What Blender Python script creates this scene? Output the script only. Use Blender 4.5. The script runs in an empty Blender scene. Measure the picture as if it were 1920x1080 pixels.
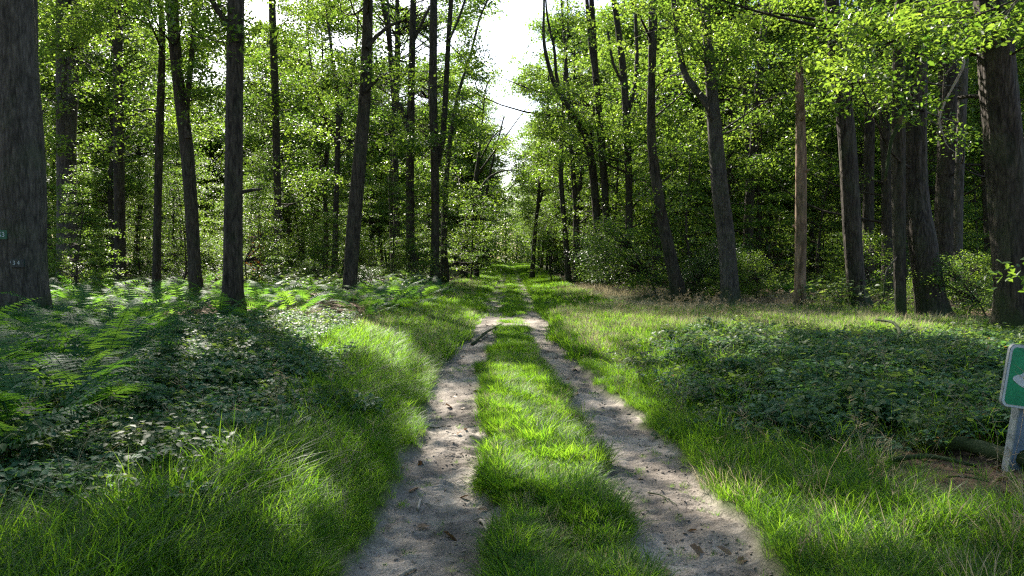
import bpy, math
import numpy as np
from mathutils import Vector, Matrix

# ------------------------------------------------------------------ camera, sky, sun, exposure
scene = bpy.context.scene
COL = scene.collection
CAM_H = 1.6
FOC = 1400.0                       # focal length in pixels of a 1920 px wide frame
PITCH = math.atan(56 / 1400.0)
cam_data = bpy.data.cameras.new('camera')
cam_data.sensor_width = 36.0
cam_data.lens = 36.0 * FOC / 1920.0
cam_data.clip_start = 0.05
cam_data.clip_end = 3000.0
cam = bpy.data.objects.new('camera', cam_data)
cam.location = (0, 0, CAM_H)
cam.rotation_euler = (math.pi / 2 - PITCH, 0, 0)
COL.objects.link(cam)
scene.camera = cam

SUN_AZ = math.radians(-24)         # left of the viewing direction
SUN_EL = math.radians(38)
SUN = np.array([math.sin(SUN_AZ) * math.cos(SUN_EL), math.cos(SUN_AZ) * math.cos(SUN_EL), math.sin(SUN_EL)])
world = bpy.data.worlds.new('World')
scene.world = world
world.use_nodes = True
wn = world.node_tree
sky = wn.nodes.new('ShaderNodeTexSky')
sky.sky_type = 'NISHITA'
sky.sun_disc = False
sky.sun_elevation = SUN_EL
sky.sun_rotation = SUN_AZ
sky.air_density = 1.0
sky.dust_density = 1.5
wn.links.new(sky.outputs[0], wn.nodes['Background'].inputs[0])
wn.nodes['Background'].inputs[1].default_value = 0.085
sun_data = bpy.data.lights.new('sun', 'SUN')
sun_data.energy = 5.0
sun_data.angle = math.radians(0.53)
sun_data.color = (1.0, 0.93, 0.82)
sun = bpy.data.objects.new('sun', sun_data)
sun.rotation_euler = Vector(SUN).to_track_quat('Z', 'Y').to_euler()
sun.location = (-20, 40, 60)
COL.objects.link(sun)
scene.view_settings.view_transform = 'Standard'
scene.view_settings.look = 'None'
scene.view_settings.exposure = 1.95
scene.view_settings.gamma = 1.0
scene.view_settings.use_curve_mapping = False
cy = scene.cycles
cy.max_bounces = 6
cy.diffuse_bounces = 3
cy.glossy_bounces = 2
cy.transmission_bounces = 4
cy.transparent_max_bounces = 4
cy.caustics_reflective = False
cy.caustics_refractive = False
cy.use_adaptive_sampling = True
cy.adaptive_threshold = 0.015
cy.use_denoising = False
cy.filter_width = 1.3

rng = np.random.default_rng(11)

# ------------------------------------------------------------------ camera geometry helpers (1920 x 1080 pixels)
_c, _s = math.cos(PITCH), math.sin(PITCH)


def ray(px, py):
    x = (px - 960) / FOC
    y = (540 - py) / FOC
    return np.array([x, _c + y * _s, -_s + y * _c])


def at(px, py, Y):
    r = ray(px, py)
    return np.array([0, 0, CAM_H]) + r * (Y / r[1])


def project(P):
    P = np.asarray(P, float)
    d = P - np.array([0, 0, CAM_H])
    f = d[..., 1] * _c - d[..., 2] * _s
    u = d[..., 1] * _s + d[..., 2] * _c
    f = np.where(np.abs(f) < 1e-6, 1e-6, f)
    return 960 + FOC * d[..., 0] / f, 540 - FOC * u / f, f


def sines(seed, n=7):
    r = np.random.default_rng(seed)
    a = r.uniform(0, 2 * np.pi, n)
    k = r.uniform(0.5, 1.7, n)
    return k * np.cos(a), k * np.sin(a), r.uniform(0, 2 * np.pi, n)


def noise(x, y, scale, seed):
    kx, ky, ph = sines(seed)
    s = 0
    for i in range(len(kx)):
        s = s + np.sin((kx[i] * x + ky[i] * y) * 2 * np.pi / scale + ph[i])
    return s / 2.65


def fbm(x, y, scale, seed):
    return (noise(x, y, scale, seed) + 0.5 * noise(x, y, scale / 2.1, seed + 1) + 0.25 * noise(x, y, scale / 4.3, seed + 2)) / 1.4


# ------------------------------------------------------------------ ground: two ruts, verges
YK = np.array([0.0, 3.76, 5.38, 7.09, 10.4, 14.4, 19.3, 30, 60, 120, 400])
EA = np.array([-.86, -.86, -.85, -.92, -1.08, -1.08, -1.0, -.98, -1.1, -1.3, -1.5])    # left rut, outer edge
EB = np.array([-.10, -.107, -.13, -.23, -.37, -.33, -.28, -.30, -.4, -.6, -.8])        # left rut, inner edge
EC = np.array([.67, .67, .65, .66, .52, .33, .34, .38, .25, 0.0, -.2])                # right rut, inner edge
ED = np.array([1.42, 1.40, 1.42, 1.32, 1.08, .95, .96, .95, .85, .7, .5])             # right rut, outer edge


def edges(y):
    w = 0.07 * noise(y, y * 0, 1.7, 3) + 0.035 * noise(y, y * 0, .45, 4)
    w2 = 0.07 * noise(y, y * 0, 1.9, 5) + 0.035 * noise(y, y * 0, .5, 6)
    w3 = 0.06 * noise(y, y * 0, 1.5, 7) + 0.03 * noise(y, y * 0, .4, 8)
    w4 = 0.08 * noise(y, y * 0, 2.1, 9) + 0.035 * noise(y, y * 0, .6, 10)
    return np.interp(y, YK, EA) + w, np.interp(y, YK, EB) + w2, np.interp(y, YK, EC) + w3, np.interp(y, YK, ED) + w4


def sm(x, a, b):
    t = np.clip((x - a) / (b - a), 0, 1)
    return t * t * (3 - 2 * t)


def bare(x, y):
    """1 on bare soil of the ruts, 0 in the grass."""
    a, b, c, d = edges(y)
    l = sm(x, a - .06, a + .06) * (1 - sm(x, b - .06, b + .06))
    r = sm(x, c - .06, c + .06) * (1 - sm(x, d - .06, d + .06))
    k = np.maximum(l, r)
    cross = sm(y, 16.5, 18) * (1 - sm(y, 21.5, 23)) * sm(x, -1.7, -1.2) * (1 - sm(x, 1.0, 1.3))
    cross = cross * sm(fbm(x, y, 2.0, 50), -.9, -.2)
    far = 1 - 0.35 * sm(y, 22, 27) * sm(noise(x, y, 5.0, 51), -1.2, -.2)
    return np.maximum(k * far, cross)


def gz(x, y):
    x = np.asarray(x, float)
    y = np.asarray(y, float)
    k = bare(x, y)
    near = 1 - sm(np.abs(y), 60, 160)
    z = 0.05 * fbm(x, y, 7.0, 20) * near + 0.02 * noise(x, y, 1.3, 24) * near
    z = z * (1 - 0.5 * k)
    z = z - 0.075 * k * near
    z = z + (0.012 * noise(x, y, .33, 26) + 0.008 * noise(x, y, .12, 27)) * k * (1 - sm(y, 14, 25))
    z = z + 0.16 * sm(np.abs(x), 1.4, 3.5) * near
    # tyre lugs printed in the soft left rut
    lug = sm(x, -.62, -.54) * (1 - sm(x, -.22, -.14)) * sm(y, 5.1, 5.3) * (1 - sm(y, 6.5, 6.9))
    z = z + lug * 0.018 * np.sin(2 * np.pi * (y + 0.10 * np.sign(np.sin(2 * np.pi * x / .16))) / 0.085) * sm(noise(x, y, .6, 28), -.9, .2)
    return z


def ground_at(px, py):
    r = ray(px, py)
    t = -CAM_H / r[2]
    return r[0] * t, r[1] * t


# ------------------------------------------------------------------ mesh helpers
def mesh_np(name, verts, faces, mat=None, tint=None, smooth=False):
    verts = np.asarray(verts, np.float32).reshape(-1, 3)
    me = bpy.data.meshes.new(name)
    if isinstance(faces, np.ndarray):
        groups = [faces]
    else:
        groups = [np.asarray(f, np.int32) for f in faces if len(f)]
    me.vertices.add(len(verts))
    me.vertices.foreach_set('co', verts.ravel())
    nl = sum(g.size for g in groups)
    nf = sum(len(g) for g in groups)
    me.loops.add(nl)
    me.loops.foreach_set('vertex_index', np.concatenate([g.ravel() for g in groups]).astype(np.int32))
    me.polygons.add(nf)
    start = []
    o = 0
    for g in groups:
        k = g.shape[1]
        start.append(o + np.arange(len(g)) * k)
        o += g.size
    me.polygons.foreach_set('loop_start', np.concatenate(start).astype(np.int32))
    if smooth:
        me.polygons.foreach_set('use_smooth', np.ones(nf, bool))
    if tint is not None:
        at_ = me.attributes.new('tint', 'FLOAT', 'FACE')
        at_.data.foreach_set('value', np.asarray(tint, np.float32))
    me.update(calc_edges=True)
    if mat is not None:
        me.materials.append(mat)
    return me


def link(name, data, parent=None, loc=None):
    o = bpy.data.objects.new(name, data)
    COL.objects.link(o)
    if parent is not None:
        o.parent = parent
    if loc is not None:
        o.location = loc
    return o


def tag(o, label=None, cat=None, group=None, kind=None):
    if label:
        o['label'] = label
    if cat:
        o['category'] = cat
    if group:
        o['group'] = group
    if kind:
        o['kind'] = kind
    return o


def thing(name, label, cat, loc, rz=0.0, group=None):
    o = bpy.data.objects.new(name, None)
    COL.objects.link(o)
    o.empty_display_size = 0.2
    o.location = loc
    o.rotation_euler = (0, 0, rz)
    return tag(o, label, cat, group)


def copy_tree(src, loc, rz, s, label=None, group=None):
    r = src.copy()
    COL.objects.link(r)
    r.location = loc
    r.rotation_euler = (0, 0, rz)
    r.scale = (s, s, s)
    if label:
        r['label'] = label
    if group:
        r['group'] = group
    for ch in src.children:
        c = ch.copy()
        COL.objects.link(c)
        c.parent = r
        for g in ch.children:
            d = g.copy()
            COL.objects.link(d)
            d.parent = c
    return r


# ------------------------------------------------------------------ materials
def new_mat(name):
    m = bpy.data.materials.new(name)
    m.use_nodes = True
    nt = m.node_tree
    for n in list(nt.nodes):
        nt.nodes.remove(n)
    out = nt.nodes.new('ShaderNodeOutputMaterial')
    return m, nt, out


def ramp(nt, stops):
    r = nt.nodes.new('ShaderNodeValToRGB')
    el = r.color_ramp.elements
    while len(el) < len(stops):
        el.new(0.5)
    for e, (p, c) in zip(el, stops):
        e.position = p
        e.color = (*c, 1)
    return r


def leaf_mat(name, refl, trans, tmix=0.5, rough=0.45, spec=0.4, per_instance=False, dead=0.0):
    """refl / trans: (dark, light) colour pairs chosen by the leaf's own tint."""
    m, nt, out = new_mat(name)
    L = nt.links.new
    if per_instance:
        info = nt.nodes.new('ShaderNodeObjectInfo')
        geo = nt.nodes.new('ShaderNodeNewGeometry')
        mx = nt.nodes.new('ShaderNodeMath')
        mx.operation = 'MULTIPLY_ADD'
        L(info.outputs['Random'], mx.inputs[0])
        mx.inputs[1].default_value = 0.6
        sc_ = nt.nodes.new('ShaderNodeMath')
        sc_.operation = 'MULTIPLY'
        L(geo.outputs['Random Per Island'], sc_.inputs[0])
        sc_.inputs[1].default_value = 0.4
        L(sc_.outputs[0], mx.inputs[2])
        fac = mx.outputs[0]
    else:
        a = nt.nodes.new('ShaderNodeAttribute')
        a.attribute_name = 'tint'
        fac = a.outputs['Fac']
    if dead > 0:
        r1 = ramp(nt, [(0, refl[0]), (1 - dead - .02, refl[1]), (1 - dead, (.28, .17, .04)), (1, (.30, .13, .03))])
        r2 = ramp(nt, [(0, trans[0]), (1 - dead - .02, trans[1]), (1 - dead, (.4, .25, .04)), (1, (.4, .16, .03))])
    else:
        r1 = ramp(nt, [(0, refl[0]), (1, refl[1])])
        r2 = ramp(nt, [(0, trans[0]), (1, trans[1])])
    L(fac, r1.inputs[0])
    L(fac, r2.inputs[0])
    p = nt.nodes.new('ShaderNodeBsdfPrincipled')
    L(r1.outputs[0], p.inputs['Base Color'])
    p.inputs['Roughness'].default_value = rough
    p.inputs['Specular IOR Level'].default_value = spec
    t = nt.nodes.new('ShaderNodeBsdfTranslucent')
    L(r2.outputs[0], t.inputs['Color'])
    mix = nt.nodes.new('ShaderNodeMixShader')
    mix.inputs[0].default_value = tmix
    L(p.outputs[0], mix.inputs[1])
    L(t.outputs[0], mix.inputs[2])
    L(mix.outputs[0], out.inputs['Surface'])
    return m


M = {}
M['oak_leaf'] = leaf_mat('oak_leaf', ((.018, .046, .012), (.062, .115, .022)), ((.10, .24, .018), (.38, .54, .05)), .45, .42, .4)
M['beech_leaf'] = leaf_mat('beech_leaf', ((.024, .058, .016), (.078, .130, .030)), ((.13, .28, .025), (.42, .58, .06)), .48, .42, .4)
M['holly_leaf'] = leaf_mat('holly_leaf', ((.020, .045, .016), (.050, .085, .030)), ((.05, .12, .02), (.14, .24, .04)), .3, .42, .35)
M['far_leaf'] = leaf_mat('far_leaf', ((.018, .050, .014), (.062, .115, .026)), ((.10, .24, .02), (.37, .53, .065)), .42, .5, .3)
M['orange_leaf'] = leaf_mat('orange_leaf', ((.20, .07, .02), (.30, .12, .03)), ((.35, .12, .02), (.5, .2, .03)), .45, .6, .2)
M['grass_blade'] = leaf_mat('grass_blade', ((.022, .072, .012), (.058, .118, .018)), ((.12, .34, .012), (.34, .54, .03)), .55, .5, .25, True)
M['dry_blade'] = leaf_mat('dry_blade', ((.30, .24, .16), (.48, .41, .29)), ((.32, .27, .16), (.50, .44, .26)), .45, .6, .2, True)
M['bramble_leaf'] = leaf_mat('bramble_leaf', ((.026, .080, .042), (.095, .175, .095)), ((.07, .22, .035), (.26, .46, .08)), .35, .6, .16, True, .04)
M['low_leaf'] = leaf_mat('low_leaf', ((.030, .065, .022), (.080, .125, .040)), ((.14, .27, .03), (.34, .46, .07)), .42, .55, .28, True, .02)
M['fern_leaf'] = leaf_mat('fern_leaf', ((.020, .072, .036), (.046, .118, .052)), ((.12, .34, .03), (.34, .58, .05)), .45, .6, .15, True)
M['litter_leaf'] = leaf_mat('litter_leaf', ((.11, .06, .03), (.26, .17, .10)), ((.12, .06, .02), (.2, .1, .04)), .15, .6, .3, True)


def bark_mat(name, dark, light, moss=0.5, scale=1.0, depth=0.03):
    m, nt, out = new_mat(name)
    L = nt.links.new
    tc = nt.nodes.new('ShaderNodeTexCoord')
    mp = nt.nodes.new('ShaderNodeMapping')
    mp.inputs['Scale'].default_value = (12 * scale, 12 * scale, 2.6 * scale)
    L(tc.outputs['Object'], mp.inputs[0])
    n1 = nt.nodes.new('ShaderNodeTexNoise')
    n1.inputs['Scale'].default_value = 1.0
    n1.inputs['Detail'].default_value = 6
    n1.inputs['Distortion'].default_value = .6
    L(mp.outputs[0], n1.inputs['Vector'])
    v = nt.nodes.new('ShaderNodeTexVoronoi')
    v.feature = 'DISTANCE_TO_EDGE'
    v.inputs['Scale'].default_value = 1.4
    L(mp.outputs[0], v.inputs['Vector'])
    mul = nt.nodes.new('ShaderNodeMath')
    mul.operation = 'MULTIPLY_ADD'
    L(v.outputs['Distance'], mul.inputs[0])
    mul.inputs[1].default_value = 0.7
    L(n1.outputs['Fac'], mul.inputs[2])
    r = ramp(nt, [(.35, dark), (.85, light)])
    L(mul.outputs[0], r.inputs[0])
    # lichen and moss blotches
    n2 = nt.nodes.new('ShaderNodeTexNoise')
    n2.inputs['Scale'].default_value = 1.7
    n2.inputs['Detail'].default_value = 5
    L(tc.outputs['Object'], n2.inputs['Vector'])
    r2 = ramp(nt, [(.50, (0, 0, 0)), (.68, (moss, moss, moss))])
    L(n2.outputs['Fac'], r2.inputs[0])
    mx = nt.nodes.new('ShaderNodeMix')
    mx.data_type = 'RGBA'
    L(r2.outputs[0], mx.inputs[0])
    L(r.outputs[0], mx.inputs[6])
    mx.inputs[7].default_value = (.055, .075, .035, 1)
    sep = nt.nodes.new('ShaderNodeSeparateXYZ')
    L(tc.outputs['Object'], sep.inputs[0])
    mr = nt.nodes.new('ShaderNodeMapRange')
    L(sep.outputs['Z'], mr.inputs[0])
    mr.inputs[1].default_value = 0.1
    mr.inputs[2].default_value = 1.5
    mr.inputs[3].default_value = .95
    mr.inputs[4].default_value = 0
    mm = nt.nodes.new('ShaderNodeMath')
    mm.operation = 'MULTIPLY'
    L(mr.outputs[0], mm.inputs[0])
    L(n2.outputs['Fac'], mm.inputs[1])
    r3 = ramp(nt, [(.22, (0, 0, 0)), (.42, (1, 1, 1))])
    L(mm.outputs[0], r3.inputs[0])
    mx2 = nt.nodes.new('ShaderNodeMix')
    mx2.data_type = 'RGBA'
    L(r3.outputs[0], mx2.inputs[0])
    L(mx.outputs[2], mx2.inputs[6])
    mx2.inputs[7].default_value = (.035, .05, .018, 1)
    p = nt.nodes.new('ShaderNodeBsdfPrincipled')
    L((mx2 if moss > .2 else mx).outputs[2], p.inputs['Base Color'])
    p.inputs['Roughness'].default_value = .85
    p.inputs['Specular IOR Level'].default_value = .2
    b = nt.nodes.new('ShaderNodeBump')
    b.inputs['Strength'].default_value = .9
    b.inputs['Distance'].default_value = depth
    L(mul.outputs[0], b.inputs['Height'])
    L(b.outputs[0], p.inputs['Normal'])
    L(p.outputs[0], out.inputs['Surface'])
    return m


M['bark'] = bark_mat('bark', (.014, .011, .009), (.085, .068, .052), .3, .85, .06)
M['grey_bark'] = bark_mat('grey_bark', (.026, .023, .020), (.115, .10, .085), .35, 1.15, .03)
M['bare_wood'] = bark_mat('bare_wood', (.09, .055, .036), (.36, .235, .155), .45, .6, .03)
M['dead_wood'] = bark_mat('dead_wood', (.05, .04, .035), (.16, .13, .11), .3, 2.0, .01)
M['pale_wood'] = bark_mat('pale_wood', (.30, .25, .20), (.5, .43, .36), .05, 3.0, .004)


def flat_mat(name, col, rough=.5, spec=.4, speck=0.08, scale=30, metal=0):
    m, nt, out = new_mat(name)
    L = nt.links.new
    tc = nt.nodes.new('ShaderNodeTexCoord')
    n = nt.nodes.new('ShaderNodeTexNoise')
    n.inputs['Scale'].default_value = scale
    n.inputs['Detail'].default_value = 5
    L(tc.outputs['Object'], n.inputs['Vector'])
    lo = tuple(c * (1 - speck * 3) for c in col)
    hi = tuple(min(1, c * (1 + speck)) for c in col)
    r = ramp(nt, [(.3, lo), (.6, hi)])
    L(n.outputs['Fac'], r.inputs[0])
    p = nt.nodes.new('ShaderNodeBsdfPrincipled')
    L(r.outputs[0], p.inputs['Base Color'])
    p.inputs['Roughness'].default_value = rough
    p.inputs['Specular IOR Level'].default_value = spec
    p.inputs['Metallic'].default_value = metal
    L(p.outputs[0], out.inputs['Surface'])
    return m


M['sign_green'] = flat_mat('sign_green', (.004, .27, .12), .45, .35, .10, 9)
M['sign_white'] = flat_mat('sign_white', (.56, .60, .66), .45, .4, .06, 9)
M['sign_edge'] = flat_mat('sign_edge', (.27, .28, .28), .55, .3, .12, 12)
M['post_grey'] = flat_mat('post_grey', (.15, .20, .28), .5, .3, .08, 5)
M['plate_green'] = flat_mat('plate_green', (.01, .10, .06), .4, .5, .05, 20)
M['plate_dark'] = flat_mat('plate_dark', (.012, .022, .03), .4, .5, .05, 20)
M['stone'] = flat_mat('stone', (.24, .20, .17), .8, .2, .2, 9)


def ground_material():
    m, nt, out = new_mat('forest_ground')
    L = nt.links.new
    tc = nt.nodes.new('ShaderNodeTexCoord')

    def nz(scale, det=6, dist=0.0):
        n = nt.nodes.new('ShaderNodeTexNoise')
        n.inputs['Scale'].default_value = scale
        n.inputs['Detail'].default_value = det
        n.inputs['Distortion'].default_value = dist
        L(tc.outputs['Object'], n.inputs['Vector'])
        return n

    def mix(f, a, b, mode='MIX'):
        x = nt.nodes.new('ShaderNodeMix')
        x.data_type = 'RGBA'
        x.blend_type = mode
        for s, i in ((f, 0), (a, 6), (b, 7)):
            if isinstance(s, (float, int)):
                x.inputs[i].default_value = s
            elif isinstance(s, tuple):
                x.inputs[i].default_value = (*s, 1)
            else:
                L(s, x.inputs[i])
        return x.outputs[2]

    big = nz(1.3, 5)
    mid = nz(9, 8, .5)
    fine = nz(70, 6)
    soil = ramp(nt, [(.30, (.145, .122, .10)), (.50, (.27, .236, .20)), (.72, (.36, .322, .28))])
    L(mid.outputs['Fac'], soil.inputs[0])
    soil2 = mix(.35, soil.outputs[0], ramp_out(nt, L, fine.outputs['Fac'], [(.35, (.15, .12, .10)), (.62, (.52, .47, .41))]))
    dirt = ramp(nt, [(.40, (.085, .060, .045)), (.62, (1, 1, 1))])
    L(big.outputs['Fac'], dirt.inputs[0])
    soil3 = mix(.55, soil2, mix(1.0, soil2, dirt.outputs[0], 'MULTIPLY'))
    litter = ramp(nt, [(.30, (.045, .030, .020)), (.55, (.12, .075, .048)), (.75, (.22, .15, .10))])
    L(fine.outputs['Fac'], litter.inputs[0])
    a1 = nt.nodes.new('ShaderNodeAttribute')
    a1.attribute_name = 'bare'
    a2 = nt.nodes.new('ShaderNodeAttribute')
    a2.attribute_name = 'turf'
    turf = ramp(nt, [(.3, (.035, .055, .015)), (.7, (.075, .085, .03))])
    L(mid.outputs['Fac'], turf.inputs[0])
    c = mix(a2.outputs['Fac'], litter.outputs[0], turf.outputs[0])
    c = mix(a1.outputs['Fac'], c, soil3)
    p = nt.nodes.new('ShaderNodeBsdfPrincipled')
    L(c, p.inputs['Base Color'])
    p.inputs['Roughness'].default_value = .92
    p.inputs['Specular IOR Level'].default_value = .15
    add = nt.nodes.new('ShaderNodeMath')
    add.operation = 'MULTIPLY_ADD'
    L(fine.outputs['Fac'], add.inputs[0])
    add.inputs[1].default_value = .35
    L(mid.outputs['Fac'], add.inputs[2])
    b = nt.nodes.new('ShaderNodeBump')
    b.inputs['Strength'].default_value = .8
    b.inputs['Distance'].default_value = .03
    L(add.outputs[0], b.inputs['Height'])
    L(b.outputs[0], p.inputs['Normal'])
    L(p.outputs[0], out.inputs['Surface'])
    return m


def ramp_out(nt, L, fac, stops):
    r = ramp(nt, stops)
    L(fac, r.inputs[0])
    return r.outputs[0]


M['ground'] = ground_material()


# ------------------------------------------------------------------ ground sheet
def build_ground():
    xs = np.unique(np.round(np.concatenate([
        np.arange(-1.3, 1.75, .03), np.arange(-4, 4.3, .12), np.linspace(-14, 14, 90),
        np.geomspace(14, 700, 40), -np.geomspace(14, 700, 40)]), 3))
    ys = np.unique(np.round(np.concatenate([
        np.linspace(-300, 0, 16), np.arange(0, 3.2, .2), np.arange(3.2, 8.2, .022), np.arange(8.2, 24, .09),
        np.linspace(24, 70, 110), np.geomspace(70, 1200, 50)]), 3))
    X, Y = np.meshgrid(xs, ys)
    Z = gz(X, Y)
    nx, ny = len(xs), len(ys)
    V = np.stack([X, Y, Z], -1).reshape(-1, 3)
    i = np.arange(nx * ny).reshape(ny, nx)
    Fq = np.stack([i[:-1, :-1], i[:-1, 1:], i[1:, 1:], i[1:, :-1]], -1).reshape(-1, 4)
    me = mesh_np('forest_floor', V, Fq, M['ground'], smooth=True)
    for nm, val in (('bare', bare(X, Y)), ('turf', turf_amount(X, Y))):
        a = me.attributes.new(nm, 'FLOAT', 'POINT')
        a.data.foreach_set('value', val.ravel().astype(np.float32))
    return tag(link('ground', me), 'sandy double-rutted forest track and leaf-strewn woodland floor', 'ground', None, 'structure')


def turf_amount(x, y):
    w = np.interp(y, [0, 5, 10, 18, 40, 90, 150, 300], [2.6, 2.6, 4.0, 7.5, 3.4, 4.5, 9, 40])
    wl = np.interp(y, [0, 5, 10, 18, 25, 90, 150, 300], [2.8, 2.2, 2.6, 3.6, 2.8, 4.5, 9, 40])
    n = .5 * fbm(x, y, 3, 60)
    t = np.where(x > 0, 1 - sm(x + n, w - .4, w + .6), 1 - sm(-x + n, wl - .4, wl + .6))
    return t


build_ground()


# ------------------------------------------------------------------ where the sun reaches the ground (openings in the canopy)
LIT = [
    [(925, 690), (1010, 700), (1100, 820), (1140, 905), (1080, 945), (1000, 960), (935, 880), (915, 770)],
    [(800, 700), (915, 705), (905, 770), (800, 765)],
    [(770, 785), (890, 770), (930, 830), (900, 930), (830, 925), (790, 870)],
    [(510, 640), (600, 605), (745, 640), (790, 690), (770, 730), (690, 700), (620, 720), (560, 690)],
    [(330, 690), (405, 690), (405, 745), (335, 745)],
    [(60, 600), (250, 600), (350, 620), (340, 655), (210, 670), (70, 640)],
    [(1180, 640), (1520, 650), (1540, 730), (1250, 740)],
    [(1130, 800), (1240, 850), (1340, 880), (1480, 960), (1700, 1000), (1920, 1000), (1920, 1090), (1620, 1090), (1400, 975), (1290, 930), (1180, 880)],
    [(1030, 585), (1100, 575), (1250, 590), (1500, 600), (1700, 630), (1920, 655), (1920, 690), (1800, 690), (1600, 655), (1300, 645), (1150, 660), (1080, 640)],
    [(1060, 650), (1200, 660), (1290, 700), (1250, 760), (1180, 790), (1110, 720)],
    [(860, 575), (1030, 575), (1040, 612), (880, 605)],
    [(180, 980), (430, 930), (640, 960), (600, 1090), (180, 1090)],
    [(560, 880), (690, 900), (640, 990), (540, 960)],
    [(690, 760), (790, 720), (800, 790), (720, 830)],
    [(640, 980), (700, 960), (720, 1000), (660, 1030)],
]
LIT_P = [1.0, .75, .8, 1.0, .8, .7, .65, .75, .9, .6, .9, .5, .2, .3, .3]


# sunny spots on the fern bank: x, y, radius
SPOTS = [(-8.9, 15.6, 1.1), (-8.9, 19.2, 1.5), (-6.4, 19.6, 2.0), (-2.3, 23.0, 1.4), (-11.5, 21.5, 1.3), (-5.2, 17.4, 1.0),
         (-13.5, 24.5, 1.6), (-10.5, 24.5, 1.2), (-4.5, 23.5, 1.2),]


def inside(px, py, poly):
    c = np.zeros(px.shape, bool)
    n = len(poly)
    for i in range(n):
        x1, y1 = poly[i]
        x2, y2 = poly[(i + 1) % n]
        if y1 == y2:
            continue
        k = ((y1 > py) != (y2 > py)) & (px < (x2 - x1) * (py - y1) / (y2 - y1) + x1)
        c ^= k
    return c


def lit(x, y):
    """share of sun wanted at ground points, 0..1"""
    x = np.asarray(x, float)
    y = np.asarray(y, float)
    P = np.stack([x, y, np.zeros_like(x)], -1)
    px, py, f = project(P)
    px = px + 900 / np.maximum(y, 3) * .10 * noise(x, y, .9, 70)
    py = py + 300 / np.maximum(y, 3) * .12 * noise(x, y, .8, 71)
    out = np.zeros(x.shape)
    for poly, p in zip(LIT, LIT_P):
        k = inside(px, py, poly)
        out = np.maximum(out, np.where(k, p, 0))
    for a, b, r in SPOTS:
        out = np.where((x - a) ** 2 + (y - b) ** 2 < r * r * (1 + .5 * noise(x, y, 1.1, 74)), .9, out)
    out = np.where(y < 2.5, 0, out)
    # further along the track bands of light lie across it
    band = ((y > 22) & (np.abs(x + .1) < 3.4)) * np.where(noise(x * .45, y, 3.4, 72) > -.2, .9, 0)
    out = np.maximum(out, band)
    spot = noise(x, y, .55, 73) * .5 + .5
    return np.where(out > .99, 1.0, np.where(spot < out, out, 0))


def shadow_xy(P):
    t = P[..., 2] / SUN[2]
    return P[..., 0] - SUN[0] * t, P[..., 1] - SUN[1] * t


def keep_mask(P):
    sx, sy = shadow_xy(P)
    l = lit(sx, sy)
    # openings over the right-hand wood that let the sun reach its lower boughs
    gap = (P[..., 2] > 9.5) & (sx > 6.2) & (sx < 24) & (sy > 2) & (sy < 30) & (noise(sx, sy, 3.4, 75) > -.35)
    return (l < .4) & ~gap


SKY_GAP = [(878, -80), (905, 60), (928, 130), (905, 220), (925, 262), (985, 262), (1003, 215), (985, 160), (978, 95), (1010, 40), (1080, -80)]


def sky_gap(P, r=0):
    px, py, f = project(P)
    r_ = np.random.default_rng(len(px))
    px = px + r_.normal(size=px.shape) * 11
    py = py + r_.normal(size=px.shape) * 11
    k = inside(px, py, SKY_GAP) & (f > 8)
    return k


# ------------------------------------------------------------------ leaves, twigs, trunks
def leaves_geo(C, L, up=1.0, width=.62, rs=None, fine=False):
    """folded leaf per centre; returns verts, faces"""
    rs = rs or rng
    n = len(C)
    N = rs.normal(size=(n, 3)) * .55
    N[:, 2] += up
    N /= np.linalg.norm(N, axis=1)[:, None]
    U = rs.normal(size=(n, 3))
    U -= (U * N).sum(1)[:, None] * N
    U /= np.linalg.norm(U, axis=1)[:, None] + 1e-9
    W = np.cross(N, U)
    L = np.broadcast_to(np.asarray(L, float), (n,)) * rs.uniform(.7, 1.25, n)
    L = L[:, None]
    if not fine:
        a = C - U * L * .5
        b = C + W * L * width * .5 + N * L * .10 + U * L * .05
        c = C + U * L * .5 - N * L * .06
        d = C - W * L * width * .5 + N * L * .10 + U * L * .05
        V = np.stack([a, b, c, d], 1).reshape(-1, 3)
        i = np.arange(n)[:, None] * 4
        Fc = np.concatenate([i + np.array([0, 1, 2]), i + np.array([0, 2, 3])])
        return V, Fc
    a = C - U * L * .5
    t = C + U * L * .55 - N * L * .08
    prof = [(-.22, .30), (.02, .46), (.14, .30), (.34, .36)]
    R = [C + U * L * p + W * L * width * w + N * L * .12 * w for p, w in prof]
    Q = [C + U * L * p - W * L * width * w + N * L * .12 * w for p, w in prof]
    V = np.stack([a, *R, t, *Q], 1).reshape(-1, 3)
    i = np.arange(n)[:, None] * 10
    tri = [(0, 1, 2), (0, 2, 3), (0, 3, 4), (0, 4, 5), (0, 7, 6), (0, 8, 7), (0, 9, 8), (0, 5, 9)]
    Fc = np.concatenate([i + np.array(f) for f in tri])
    return V, Fc


def cluster_leaves(centres, radius, count, flat=.45, rs=None):
    rs = rs or rng
    k = len(centres)
    idx = np.repeat(np.arange(k), count)
    D = rs.normal(size=(len(idx), 3)) * .5
    ln = np.linalg.norm(D, axis=1)
    D *= (np.minimum(ln, 1.15) / (ln + 1e-9))[:, None]
    D[:, 2] *= flat
    # sprays droop a little towards their rim
    D[:, 2] -= .18 * (D[:, 0] ** 2 + D[:, 1] ** 2)
    return np.asarray(centres)[idx] + D * np.asarray(radius).repeat(count)[:, None], idx


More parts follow.
